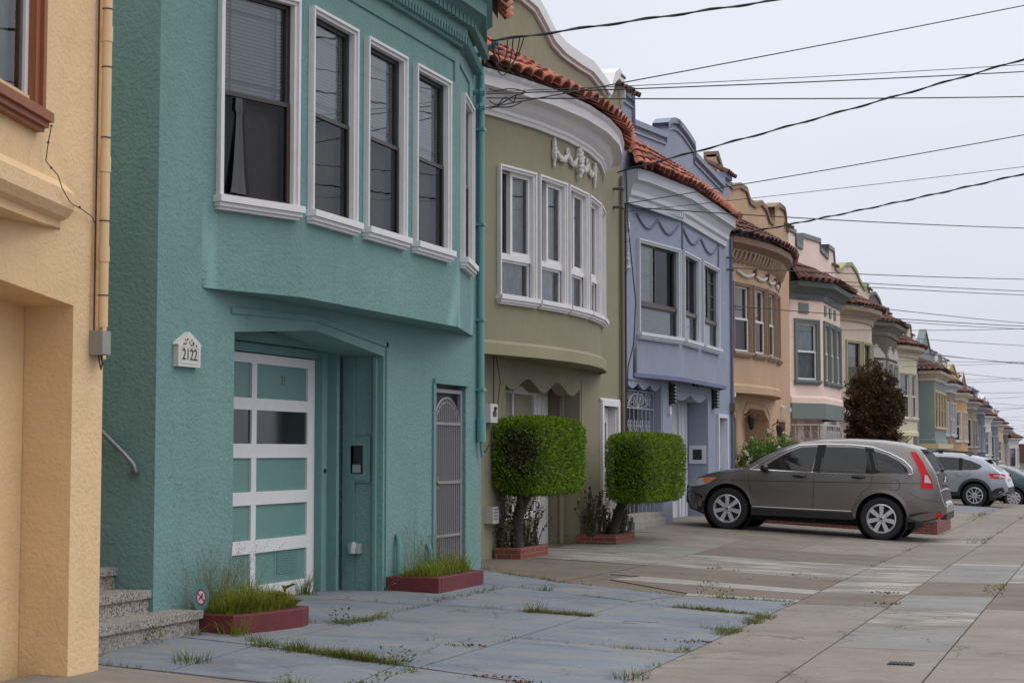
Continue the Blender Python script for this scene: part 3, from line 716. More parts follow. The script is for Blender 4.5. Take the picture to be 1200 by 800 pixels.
# bay
P = [(0, 12.02), (.37, 13.06), (.37, 16.72), (0, 18.16)]
TST = dict(id='teal', kind='double', cw=.052, trim=WHITE, sash=DARKSASH, sw=.035, blind=1.0, grid=True, screen=True, mid=.5)
TSTC = dict(TST, id='tealc', curtain=LACE)
z0, z1 = 3.56, 5.36
la = facet(P, 0)[2]; lc = facet(P, 2)[2]
wins = [(0, .14, 1.02), (1, .10, 1.02), (1, 1.25, 2.17), (1, 2.42, 3.34), (2, .20, 1.12)]
ops = {}
for i, a, b in wins: ops.setdefault(i, []).append((a + .04, b - .04, z0 + .012, z1 - .04))
m = MB(); bay(m, P, 2.82, 6.1, ops, [z0 + .012, z1 - .04]); H.p('bay', m, TEAL, 15)
for i, a, b in wins: H.window(P, i, a, b, z0, z1, TST)
m = MB(); qs = []
for k in range(25):
    z = 3.62 + .80 * k / 24; r_ = .17 * (1 - (k / 24) ** .7 * .66) + (.03 if k > 20 else 0)
    qs.append([(.10 + r_ * (.35 + .10 * math.cos(6 * a + k * .1)) * math.cos(a) * .8, 12.44 + r_ * (.85 + .15 * math.cos(5 * a)) * math.sin(a), z) for a in [2 * math.pi * q / 24 for q in range(24)]])
m.add([v for q in qs for v in q], [(k * 24 + i, k * 24 + (i + 1) % 24, (k + 1) * 24 + (i + 1) % 24, (k + 1) * 24 + i) for k in range(24) for i in range(24)]); H.p('hanging_cloth', m, plain('grey_white_cloth', (.075, .075, .077), .9), 60)
PB = P; PC = [(0, 12.02), (.37, 13.06), (.37, 16.72), (0, 17.74)]
m = MB(); sweep(m, PC, [(0, 5.80), (.05, 5.80), (.05, 5.86), (.10, 5.90), (.10, 6.04), (.24, 6.12), (.30, 6.12), (.30, 6.26), (.36, 6.30), (.36, 6.37), (0, 6.37)]); cn = H.p('cornice', m, TEALS)
m = MB(); dentils(m, P, .03, .075, 5.83, 5.93, .075, .035); H.p('dentils', m, TEALS, parent=cn)
m = MB(); dentils(m, P, .13, .05, 6.0, 6.11, .11, .08); H.p('leaf_moulding', m, TEALS, parent=cn)
m = MB(); P = PC; te = tiles(m, P, .48, 6.40, 7.15, .235, .105, 4); te = H.p('tile_eave', m, TILE, 40); m = MB(); tile_bed(m, P, .45, 6.41, 7.15); H.p('tile_bed', m, BED, parent=te)
P = PB; m = MB()
for i, (s0, s1) in ((0, (.1, .98)), (1, (.08, 3.55)), (2, (.12, .95))):
    a, d, ln = facet(P, i); n = Vector((d.y, -d.x))
    M = Matrix(((n.x, d.x, 0, a.x), (n.y, d.y, 0, a.y), (0, 0, 1, 0), (0, 0, 0, 1)))
    m.box(-.001, .018, s0, s1, 5.62, 5.655, M); m.box(-.001, .018, s1 - .035, s1, 5.42, 5.619, M)
H.p('frieze_moulding', m, TEALS)
m = MB(); m.tube([(.05, 18.27, 5.95), (.05, 18.27, 1.86)], .04, 10); m.tube([(.05, 18.27, 1.90), (.055, 18.27, 1.62)], .055, 10); m.tube([(.05, 18.27, 1.62), (.05, 18.32, 1.45)], .02, 8)
for z in (5.2, 4.1, 3.0, 2.2): m.box(0, .1, 18.22, 18.32, z, z + .03)
H.p('downpipe', m, TEALMETAL, 40)
m = MB()
for z in (5.45, 5.62):
    m = MB(); m.tube([(0, 18.1, z), (.10, 18.1, z)], .03, 8); m.tube([(.09, 18.1, z), (.14, 18.13, z)], .045, 8); H.p('wire_bracket', m, TEALMETAL)
m = MB(); m.tube([(.0, 18.3, 6.1), (.32, 18.1, 6.18)], .03, 8); H.p('wire_bracket', m, TEALMETAL)
m = MB(); m.tube([(.05, 15.92, .15), (.05, 15.92, .58), (.03, 15.95, .66), (0, 15.97, .66)], .028, 8); H.p('pipe_stub', m, TEALMETAL, 40)
m = MB(); m.tube([(.05, 16.75, .25), (.05, 16.75, .47), (.02, 16.77, .53), (0, 16.77, .53)], .028, 8); H.p('pipe_stub', m, TEALMETAL, 40)
# handrail on the stair wall
m = MB(); m.tube([(-.9, 11.29, 2.05), (-.42, 11.27, 1.66), (-.22, 11.27, 1.49), (-.14, 11.27, 1.41), (-.13, 11.29, 1.36), (-.17, 11.33, 1.35)], .018, 10); m.tube([(-.33, 11.27, 1.58), (-.33, 11.34, 1.52)], .01, 6); m.lathe([(0, 0), (.04, 0), (.04, .012), (0, .012)], 12, Matrix.Translation((-.17, 11.335, 1.35))); H.p('handrail', m, STEEL, 40)
# terrazzo stair between the two houses
m = MB()
nose = .29
for k in range(8):
    zt = .30 + .165 * k; xf = nose - .30 * k; yr = 11.60 if k == 0 else 11.348
    m.box(xf - .34, xf, 9.51, yr, zt - .06, zt); m.box(xf - .55, xf - .025, 9.51, yr - (.02 if k == 0 else 0), zt - .2 - (.1 if k == 0 else 0), zt - .061)
m.box(nose - 4.1, nose - .30 * 8 - .0, 9.51, 11.348, 1.2, .30 + .165 * 8)
st = H.p('entry_steps', m, TERR)
# address plaque
pq = empty('address_plaque', (-6.9, 11.77, 2.28)); tag(pq, 'white house shaped plaque reading 2122 on the teal wall', 'address plaque')
PLQ = plain('plaque_ceramic', (.60, .57, .54), .5, var=.06)
m = MB(); m.prism([(-.17, -.11), (.17, -.11), (.17, .055), (.19, .06), (.15, .09), (0, .165), (-.15, .09), (-.19, .06), (-.17, .055)], lambda a, b, d: (d, a, b), 0, .045); ob('plate', m, PLQ, pq)
m = MB()
for q in ((-.135, .135, -.085, -.078), (-.135, .135, .042, .049)): m.box(.044, .049, *q)
m.box(.044, .049, -.135, -.128, -.078, .042); m.box(.044, .049, .128, .135, -.078, .042); ob('rim', m, PLQ, pq)
nm = text_mesh('numerals', '2122', .125, plain('plaque_black', (.02, .02, .02), .6), .002); o = link('numerals', nm, pq, (.047, 0, -.018)); o.rotation_euler = (R(90), 0, R(90)); o.scale = (.92, 1, 1)
m = MB()
for a, b, r_ in ((-.09, .065, .012), (-.06, .072, .014), (-.065, .10, .01), (-.035, .105, .012), (.0, .08, .012), (.03, .10, .012), (.055, .075, .016), (.045, .06, .01), (.10, .06, .012), (.02, .06, .009)): m.blob((.046, a, b), (.006, r_, r_))
ob('flower_relief', m, island('plaque_flowers', [(.05, .04, .03), (.12, .10, .06), (.3, .27, .15)], .6), pq)

# ---- olive green house
def round_path(yc, Rr, amax, n, pitch, fill):
    angs = []; idx = []
    hw = pitch * fill / 2; a0 = -pitch * (n - 1) / 2
    lo = a0 - hw; e = [-amax + (lo + amax) * i / 3 for i in range(3)]
    angs += e
    for k in range(n): idx.append(len(angs)); angs += [a0 + k * pitch - hw, a0 + k * pitch + hw]
    hi = a0 + (n - 1) * pitch + hw; angs += [hi + (amax - hi) * i / 3 for i in range(1, 4)]
    xo = Rr * math.cos(R(amax))
    return [(Rr * math.cos(R(a)) - xo, yc + Rr * math.sin(R(a))) for a in angs], idx
H = House('row_house', -7.6, 18.42, 0, 'olive green house with a curved bay and white scalloped gable, behind the two clipped hedges')
y0, y1 = 18.432, 26.80
m = MB()
front(m, y0, y1, -.3, 6.0, [(21.2, 24.5, -.3, 2.56, .56), (25.62, 26.48, .12, 2.26, .16), (19.7, 24.9, 3.2, 5.5, .25)]); body(m, y0, y1, 6.0)
m.quad((-.565, 21.1, 0), (-.565, 24.6, 0), (-.565, 24.6, 2.6), (-.565, 21.1, 2.6))
par = [(y0, 7.3), (18.75, 7.62), (19.1, 7.35), (19.9, 7.35), (20.6, 7.40), (21.1, 7.62), (21.7, 7.78), (22.3, 7.76), (22.7, 7.62), (23.1, 7.46), (23.6, 7.40), (24.4, 7.40), (25.0, 7.42), (25.5, 7.34), (25.95, 7.24), (26.05, 7.30), (26.2, 7.5), (26.45, 7.62), (26.7, 7.56), (y1, 7.3)]
m.prism([(y0, 6.0), (y1, 6.0)] + par[::-1], yz(-.2), 0, .2)
H.p('wall', m, OLIVE, 25)
def cap(mb, par, w0=.05, w1=.26, h=.09, dz=0):
    for (a, b), (c, d) in zip(par, par[1:]):
        mb.prism([(a, b - .05 + dz), (c, d - .05 + dz), (c, d + h + dz), (a, b + h + dz)], yz(0), -w1, w0)
m = MB(); cap(m, par, .09, .26, .12); cap(m, par, .045, .2, .02, -.06); H.p('parapet_cap', m, WHITE, 30)
m = MB(); m.box(-.25, .1, 26.52, 26.78, 7.62, 7.66)
tiles(m, [(-.1, 26.45), (-.1, 26.95)], .2, 7.42, 7.62, .17, .08, 2, back=-.3); H.p('tile_cap', m, TILEDARK, 40)
P, idx = round_path(22.40, 8.5, 22.0, 5, 6.5, .90)
GST = dict(id='grn', kind='tri', cw=.055, trim=WHITE, sash=WHITE, sw=.045)
z0, z1 = 3.46, 5.13
wl = facet(P, idx[0])[2]
m = MB(); bay(m, P, 2.74, 6.1, {i: [(.042, wl - .042, z0 + .012, z1 - .042)] for i in idx}, [z0 + .012, z1 - .042]); H.p('bay', m, OLIVE, 15)
for i in idx: H.window(P, i, 0, wl, z0, z1, GST)
m = MB(); sweep(m, P, [(0, 2.72), (.06, 2.72), (.06, 2.86), (.03, 2.90), (0, 2.90)]); H.p('belt_moulding', m, OLIVEL, 15)
m = MB(); sweep(m, P, [(0, 5.72), (.04, 5.72), (.05, 5.76), (.07, 5.78), (.07, 5.82), (.13, 5.88), (.18, 5.97), (.26, 6.0), (.31, 6.0), (.31, 6.12), (.34, 6.16), (.34, 6.20), (0, 6.20)]); H.p('cornice', m, WHITE, 15)
m = MB(); tiles(m, P, .42, 6.22, 6.78, .235, .105, 4); te = H.p('tile_eave', m, TILE, 40); m = MB(); tile_bed(m, P, .38, 6.23, 6.78); H.p('tile_bed', m, BED, parent=te)
# plaster garland between windows and cornice
a_ = lambda y, out=.02: (8.5 * math.cos(math.asin((y - 22.40) / 8.5)) - 8.5 * math.cos(R(22.0)) + out)
m = MB()
yc = 22.42
def relief(mb, path, r0, rn=.35, n_=8):
    """a carved plaster festoon: lumpy tube with small leaves pressed on"""
    pts = []; rs = []
    for i in range(len(path) - 1):
        for q in range(5): t = q / 5; pts.append(Vector(path[i]).lerp(Vector(path[i + 1]), t)); rs.append(r0(len(pts)) * (1 + rn * noise.noise(pts[-1] * 24)))
    pts.append(Vector(path[-1])); rs.append(rs[-1] * .6); mb.tube(pts, rs, n_)
    for p, r_ in zip(pts, rs):
        for q in range(2):
            an = random.uniform(-1.2, 1.2); mb.blob((p.x + r_ * .6 * math.cos(an), p.y + r_ * random.uniform(-.9, .9), p.z + r_ * math.sin(an)), (r_ * .45, r_ * .55, r_ * .4), jitter=.5)
gl = H.p('plaster_garland', MB().tube([(a_(yc, .01), yc, 5.60), (a_(yc, .01), yc, 5.5)], .02), plain('plaster_white', (.62, .60, .57), .7, var=.1), 60)
for (ya, yb) in ((yc - .90, yc - .46), (yc - .46, yc - .08), (yc + .08, yc + .46), (yc + .46, yc + .90)):
    m = MB(); relief(m, [(a_(ya + (yb - ya) * k / 8), ya + (yb - ya) * k / 8, 5.55 - .11 * math.sin(math.pi * k / 8)) for k in range(9)], lambda i: .026 + .014 * math.sin(math.pi * min(1, i / 40)))
    H.p('festoon', m, MATS['plaster_white'], 60, parent=gl)
for y, t_, b_, w_ in ((yc - .94, 5.68, 5.30, .040), (yc + .94, 5.66, 5.28, .040), (yc, 5.70, 5.27, .075)):
    m = MB(); relief(m, [(a_(y), y, t_ + (b_ - t_) * k / 6) for k in range(7)], lambda i, w_=w_: w_ * (.55 + .45 * math.sin(math.pi * min(1, i / 26))))
    H.p('drop_ornament', m, MATS['plaster_white'], 60, parent=gl)
for y in (yc - .46, yc + .46):
    m = MB(); m.tube([(a_(y), y + .05 * math.cos(t * .5), 5.57 + .05 * math.sin(t * .5)) for t in range(13)], .022, 6); H.p('bow', m, MATS['plaster_white'], 60, parent=gl)
# scalloped valance of the entry
def scallop(ya, yb, zt, zlow, n, depth, x1=0, hi=.05):
    pts = [(ya, zt), (ya, zt - .12)]
    for k in range(n):
        for q in range(9):
            t = q / 8; y = ya + (yb - ya) * (k + t) / n; pts.append((y, zt - hi - (zlow) * (.5 - .5 * math.cos(2 * math.pi * t)) * 1.0))
    pts = [(ya, zt)] + pts[2:] + [(yb, zt)]
    return pts
def scal2(ya, yb, zt, d, n):      # hanging lobes
    pts = [(ya, zt)]
    for k in range(n):
        for q in range(11):
            t = q / 10; pts.append((ya + (yb - ya) * (k + t) / n, zt - .03 - d * math.sin(math.pi * t)))
    return pts + [(yb, zt)]
m = MB(); pts = [(21.2, 2.56)]
for q in range(33):
    t = q / 32; pts.append((21.2 + 3.3 * t, 2.42 - .085 * math.cos(2 * math.pi * (t * 2.5 - .2)) ))
pts.append((24.5, 2.56))
m.prism(pts, yz(-.20), 0, .20); H.p('scalloped_valance', m, OLIVE, 30)
m = MB(); m.box(-.001, .012, 21.13, 24.57, 2.60, 2.615); m.box(-.001, .012, 24.56, 24.575, .14, 2.60); m.box(-.30, -.24, 24.44, 24.49, .1, 2.45)
H.p('door_surround', m, OLIVEL)
# garage door with glazed top and white frame
m = MB(); m.box(-.56, -.54, 21.25, 24.05, .1, 2.36); gd = H.p('garage_door', m, plain('olive_door_panel', (.25, .245, .165), .5, var=.05))
m = MB()
m.box(-.56, -.50, 23.84, 24.47, .12, 2.46); m.box(-.50, -.48, 23.95, 24.02, .12, 2.45); m.box(-.50, -.48, 24.16, 24.24, .12, 2.45); m.box(-.50, -.48, 24.36, 24.43, .12, 2.45); m.box(-.54, -.502, 21.25, 23.84, 2.34, 2.46)
m.box(-.54, -.515, 22.92, 22.99, 1.98, 2.34); m.box(-.54, -.515, 21.25, 23.84, 1.88, 1.98); m.box(-.54, -.515, 21.25, 23.84, 1.2, 1.3); m.box(-.54, -.515, 21.25, 23.84, .55, .65); m.box(-.54, -.515, 22.92, 22.99, .65, 1.2)
H.p('door_frame', m, WHITE, parent=gd)
m = MB(); m.lathe([(0, 0), (.09, 0), (.10, -.03), (.05, -.05), (0, -.05)], 14, Matrix.Translation((-.32, 22.15, 2.50)) @ Matrix.Rotation(R(90), 4, 'X'))
lp = H.p('porch_lamp', m, plain('dark_bronze', (.04, .035, .03), .5, .5), 40)
m = MB(); m.blob((-.30, 22.08, 2.41), (.07, .07, .055)); m.blob((-.27, 22.26, 2.40), (.07, .07, .055)); H.p('lamp_shade', m, plain('frosted_glass', (.4, .37, .36), .3), 60, parent=lp)
m = MB(); m.box(-.15, -.12, 25.66, 26.44, .12, 2.22); sd = H.p('side_door', m, WHITE)
m = MB(); m.box(-.12, -.115, 25.80, 26.3, 1.3, 1.98); m.box(-.12, -.112, 25.80, 26.3, .95, 1.2); m.box(-.12, -.112, 25.80, 26.3, .5, .8); H.p('door_glass', m, plain('grey_door_glass', (.12, .13, .13), .1), parent=sd)
m = MB(); m.box(0, .05, 25.55, 25.64, .1, 2.32); m.box(0, .05, 26.46, 26.55, .1, 2.32); m.box(0, .052, 25.64, 26.46, 2.23, 2.32); m.box(-.118, -.001, 26.43, 26.478, .13, 2.228); m.box(0, .03, 25.50, 26.60, 2.32, 2.35); H.p('door_casing', m, WHITE)
m = MB(); m.box(0, .10, 20.36, 20.62, 1.88, 2.12); ub = H.p('meter_box', m, plain('white_plastic', (.6, .6, .58), .5))
m = MB(); m.box(.10, .11, 20.44, 20.56, 1.96, 2.02); m.tube([(.1, 20.5, 2.02), (.12, 20.5, 2.08)], .02, 6); H.p('box_label', m, plain('dark_label', (.05, .05, .05), .5), parent=ub)
m = MB(); m.tube([(.03, 20.52, 5.5), (.06, 20.56, 4.2), (.05, 20.62, 2.9), (.08, 20.52, 2.0), (.10, 20.42, 1.65), (.04, 20.3, 1.5)], .008, 6); m.tube([(.05, 20.62, 2.9), (.1, 20.72, 2.4), (.08, 20.65, 2.05)], .006, 6); H.p('cable', m, CABLE)
m = MB(); m.prism([(-.11, -.1), (.11, -.1), (.12, .04), (.08, .11), (-.11, .11)], lambda a, b, d: (d, 20.50 + a, .70 + b), 0, .12); vb = H.p('dryer_vent', m, plain('vent_plastic', (.42, .41, .38), .6))
m = MB()
for k in range(4): m.box(.12, .125, 20.42, 20.58, .65 + k * .04, .67 + k * .04)
H.p('vent_louvre', m, plain('vent_louvre_grey', (.2, .2, .19), .6), parent=vb)  # slats in a darker grey than the vent body
m = MB(); m.prism([(-.10, -.1), (.10, -.1), (.11, .05), (.07, .11), (-.10, .11)], lambda a, b, d: (d, 24.85 + a, .66 + b), 0, .12); H.p('dryer_vent', m, MATS['vent_plastic'])
m = MB(); m.tube([(.05, 26.70, 6.0), (.05, 26.70, 2.3), (.05, 26.70, .2)], .035, 10); H.p('downpipe', m, plain('olive_pipe', (.16, .14, .085), .5), 40)
m = MB()
for z in (5.75, 5.45): m = MB(); m.tube([(0, 26.35, z), (.14, 26.35, z)], .025, 8); m.blob((.14, 26.38, z), .05); H.p('wire_bracket', m, plain('bracket_grey', (.12, .11, .09), .6))

# ---- lavender blue house
H = House('row_house', -7.6, 26.82, 0, 'lavender blue house with a stepped parapet and iron scroll door, above the car bonnet')
y0, y1 = 26.83, 35.19
m = MB()
front(m, y0, y1, -.3, 6.0, [(27.12, 29.35, -.3, 2.70, .36), (30.15, 33.02, -.3, 2.62, .47), (33.85, 34.62, .15, 2.2, .14), (28, 33.2, 3.2, 5.4, .25)]); body(m, y0, y1, 6.0)
par = [(y0, 7.45), (27.5, 7.45), (27.52, 7.05), (29.78, 7.22), (29.8, 7.42), (30.0, 7.53), (30.3, 7.60), (30.6, 7.62), (31.0, 7.59), (31.5, 7.51), (31.9, 7.42), (31.95, 7.24), (32.4, 7.2), (34.5, 7.03), (34.52, 7.25), (y1, 7.25)]
m.prism([(y0, 6.0), (y1, 6.0)] + par[::-1], yz(-.2), 0, .2); H.p('wall', m, LAV, 25)
m = MB(); cap(m, par, .06, .25, .05); cap(m, par, .03, .2, -.08, -.09); H.p('parapet_cap', m, LAV, 30)
m = MB(); tiles(m, [(-.1, 26.9), (-.1, 27.5)], .2, 7.45, 7.72, .17, .08, 2, back=-.35); H.p('tile_cap', m, TILEDARK, 40); m = MB(); tiles(m, [(-.1, 34.5), (-.1, 35.2)], .2, 7.25, 7.55, .17, .08, 2, back=-.4); H.p('tile_cap', m, TILEDARK, 40)
P = [(0, 27.5), (.32, 29.55), (.22, 33.6), (0, 34.1)]
BST = dict(id='blu', kind='bl', cw=.06, trim=plain('greyed_white_paint', (.58, .59, .63), .55, var=.06), sash=plain('bronze_sash', (.075, .06, .055), .45), sw=.03)
BSF = dict(BST, id='bluf', flip=True)
z0, z1 = 3.50, 5.10
wins = [(0, .18, 1.98, BST), (1, .12, 1.48, BST), (1, 1.78, 3.35, BSF)]
ops = {}
for i, a, b, _ in wins: ops.setdefault(i, []).append((a + .046, b - .046, z0 + .012, z1 - .046))
m = MB(); bay(m, P, 2.80, 6.1, ops, [z0 + .012, z1 - .046]); H.p('bay', m, LAV, 6)
for i, a, b, s_ in wins: H.window(P, i, a, b, z0, z1, s_)
m = MB(); sweep(m, P, [(-.02, 2.76), (.03, 2.76), (.03, 2.83), (-.02, 2.83)]); H.p('belt_moulding', m, LAVD)
WL = plain('lavender_white_paint', (.56, .57, .62), .6, var=.06)
m = MB(); sweep(m, [(0, 27.12), (.10, 27.5), (.32, 29.55), (.22, 33.6), (0, 34.1)], [(0, 5.62), (.05, 5.62), (.06, 5.72), (.10, 5.76), (.10, 5.84), (.15, 5.96), (.20, 6.0), (.23, 6.0), (.23, 6.14), (.25, 6.18), (0, 6.18)]); cn = H.p('cornice', m, WL, 15)
m = MB(); dentils(m, P[:2], .04, .06, 5.66, 5.76, .085, .045); H.p('dentils', m, WL, parent=cn)
m = MB(); PT = [(0, 26.98), (.14, 27.5), (.32, 29.55), (.22, 33.6), (0, 34.1)]; tiles(m, PT, .30, 6.20, 6.72, .235, .105, 4); te = H.p('tile_eave', m, TILE, 40); m = MB(); tile_bed(m, PT, .27, 6.21, 6.72); H.p('tile_bed', m, BED, parent=te)
m = MB()
for (i, s0, s1) in ((0, .15, 1.05), (0, 1.05, 1.95), (1, .15, 1.7), (1, 1.7, 3.3)):
    a, d, ln = facet(P, i); n = Vector((d.y, -d.x)); pts = []
    for k in range(13):
        t = k / 12; s_ = s0 + (s1 - s0) * t; pts.append((a.x + d.x * s_ + n.x * .012, a.y + d.y * s_ + n.y * .012, 5.52 - .20 * math.sin(math.pi * t)))
    m.tube(pts, .022, 6)
for (i, s_) in ((1, .1), (1, 3.4)):
    a, d, ln = facet(P, i); q = a + d * s_; m.tube([(q.x + .012, q.y, 5.6), (q.x + .012, q.y, 5.12)], .02, 6)
H.p('frieze_swag', m, LAVD, 40)
for y, zt in ((27.12, 5.32), (34.3, 5.32)):
    m = MB(); relief(m, [(.02, y + .015 * math.sin(k), zt - .1 * k) for k in range(9)], lambda i: .045 * (.6 + .4 * abs(math.sin(i * .35)))); H.p('plaster_drop', m, plain('pale_plaster', (.60, .61, .66), .7), 60)
m = MB(); m.prism(scal2(27.12, 29.35, 2.70, .10, 3), yz(-.06), 0, .05); m.prism(scal2(30.15, 33.02, 2.62, .13, 2), yz(-.20), 0, .19); H.p('scalloped_valance', m, LAV, 30)
m = MB(); m.box(-.001, .014, 27.05, 29.42, 2.71, 2.735); m.box(-.001, .014, 29.40, 29.43, .2, 2.71); m.box(-.001, .014, 30.05, 33.10, 2.63, 2.655); H.p('door_surround', m, LAV)
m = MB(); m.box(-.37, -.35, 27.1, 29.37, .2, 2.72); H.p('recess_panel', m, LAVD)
# wrought-iron scroll door in the left recess
m = MB(); gx = -.12
for y in [27.18 + .262 * k for k in range(9)]: m.tube([(gx, y, .45), (gx, y, 2.55)], .008, 5)
for z in (.45, 1.05, 1.62, 2.25, 2.55): m.tube([(gx, 27.15, z), (gx, 29.3, z)], .012, 5)
for k in range(5):
    for z in (.75, 1.33, 1.93, 2.40):
        yc = 27.37 + .38 * k
        for sgn in (-1, 1):
            m.tube([(gx, yc + sgn * (.015 + .075 * (1 - t / 14)) * math.cos(t * .62) + sgn * .07, z + (.02 + .12 * (1 - t / 14)) * math.sin(t * .62)) for t in range(15)], .0065, 5)
m.tube([(gx, 28.2 + .60 * math.cos(a), 2.25 + .26 * math.sin(a)) for a in [math.pi * i / 14 for i in range(15)]], .012, 5)
for k in range(7): a = math.pi * (k + .5) / 7; m.tube([(gx, 28.2, 2.25), (gx, 28.2 + .60 * math.cos(a), 2.25 + .26 * math.sin(a))], .008, 5)
H.p('iron_door', m, plain('pale_iron', (.38, .39, .43), .5, .3), 50)
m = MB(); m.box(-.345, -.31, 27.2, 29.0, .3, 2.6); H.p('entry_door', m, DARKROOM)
m = MB(); m.box(-.34, .12, 27.13, 29.33, .1, .36); m.box(-.34, .02, 27.14, 29.32, .361, .46); H.p('entry_steps', m, C_PALE)
m = MB(); m.box(-.475, -.45, 30.1, 33.05, .1, 2.65); gd = H.p('garage_door', m, plain('white_garage_door', (.50, .50, .52), .5, var=.05))
m = MB(); m.box(-.45, -.41, 32.32, 32.99, .15, 2.52); m.box(-.41, -.39, 32.45, 32.55, .15, 2.5); m.box(-.41, -.39, 32.75, 32.85, .15, 2.5); m.box(-.45, -.41, 30.2, 32.32, 2.42, 2.52); H.p('door_frame', m, WL, parent=gd)
m = MB(); m.box(-.38, -.04, 32.98, 33.018, 1.28, 1.64); pf = H.p('window', m, WL)
m = MB(); m.box(-.30, -.12, 32.972, 32.9805, 1.36, 1.56); H.p('pane', m, plain('slot_black', (.012, .012, .012), .4), parent=pf)
m = MB(); m.box(-.13, -.10, 33.88, 34.6, .2, 2.18); sd = H.p('side_door', m, WL)
m = MB()
for a, b in ((.3, .7), (.85, 1.35), (1.5, 2.0)): m.box(-.10, -.092, 33.98, 34.48, a, b)
H.p('door_panel', m, WL, parent=sd)
m = MB(); m.blob((-.08, 34.5, 1.15), .035); H.p('handle', m, STEEL, parent=sd)
m = MB(); m.box(0, .05, 33.77, 33.86, .15, 2.28); m.box(0, .05, 34.6, 34.69, .15, 2.28); m.box(0, .052, 33.86, 34.6, 2.2, 2.28); m.box(-.098, -.001, 34.57, 34.618, .16, 2.198); H.p('door_casing', m, WL)
for y in (29.98, 33.42):
    m = MB(); m.box(0, .03, y - .07, y + .07, 2.36, 2.76)
    for k in range(6): m.box(.03, .13, y - .075, y + .075, 2.38 + k * .062, 2.41 + k * .062)
    lp = H.p('wall_lamp', m, plain('dark_bronze', (.04, .035, .03), .5, .5))
    m = MB(); m.box(.04, .11, y - .06, y + .06, 2.39, 2.73); H.p('lamp_glass', m, plain('grey_green_glass', (.10, .12, .10), .2), parent=lp)
m = MB(); m.box(0, .05, 29.80, 29.92, 2.18, 2.32); H.p('doorbell_box', m, WL)
m = MB(); m.box(0, .05, 31.72, 31.92, 2.76, 2.92); cp = H.p('number_backplate', m, BLACK)
nm = text_mesh('numerals', '2130', .20, plain('chrome_numeral', (.5, .5, .52), .3, .9), .012); o = link('numerals', nm, H.root, (.03, 32.3 - 26.82, 2.80)); o.rotation_euler = (R(90), 0, R(90))
m = MB(); m.tube([(.04, 35.12, 6), (.04, 35.12, 2.6), (.04, 35.12, .3)], .03, 8); H.p('downpipe', m, plain('lavender_pipe', (.12, .13, .19), .5), 40)
m = MB(); m.tube([(.04, 26.98, 6.2), (.06, 27.0, 5.3), (.12, 27.25, 4.0), (.10, 27.2, 3.3), (.04, 27.05, 2.9), (.03, 27.0, 2.2)], .010, 6); m.tube([(.04, 26.93, 5.6), (.03, 26.93, .3)], .02, 6); H.p('cable', m, CABLE)
m = MB()
for z in (5.3, 5.55): m = MB(); m.tube([(0, 34.85, z), (.12, 34.85, z)], .025, 8); m.blob((.13, 34.86, z), .045); H.p('wire_bracket', m, plain('bracket_grey', (.12, .11, .09), .6))
m = MB(); m.box(0, .12, 35.0, 35.16, 2.35, 2.52); H.p('cable_box', m, plain('bracket_grey', (.12, .11, .09), .6))
# ------------------------------------------------------------------ the rest of the row
PAR = {
 'tan': [(0, 7.75), (.35, 7.55), (.8, 7.30), (1.5, 7.26), (2.3, 7.42), (3.0, 7.42), (3.4, 7.20), (4.0, 7.20), (4.7, 7.36), (5.3, 7.30), (5.7, 7.08), (6.25, 7.05), (6.3, 7.42), (7.0, 7.62), (7.7, 7.60), (7.95, 7.45), (8.0, 7.15), (8.38, 7.15)],
 'block': [(0, 7.3), (1.6, 7.3), (1.62, 7.0), (2.6, 7.0), (2.62, 7.35), (5.6, 7.55), (5.62, 7.3), (7.0, 7.2), (7.02, 7.55), (8.1, 7.55), (8.38, 7.0)],
 'curvy': [(0, 7.5), (.5, 7.3), (1.4, 7.25), (2.2, 7.4), (2.9, 7.6), (4.2, 7.75), (5.4, 7.6), (6.0, 7.4), (6.8, 7.25), (7.4, 7.2), (7.8, 7.4), (8.1, 7.4), (8.38, 7.2)],
 'step': [(0, 7.4), (1.0, 7.4), (1.02, 7.1), (3.0, 7.2), (3.02, 7.5), (4.2, 7.62), (5.4, 7.5), (5.42, 7.2), (7.4, 7.1), (7.42, 7.4), (8.38, 7.4)],
 'gable': [(0, 7.1), (2.2, 7.1), (4.2, 8.0), (6.2, 7.1), (8.38, 7.1)],
 'flat': [(0, 6.5), (8.38, 6.5)],
}
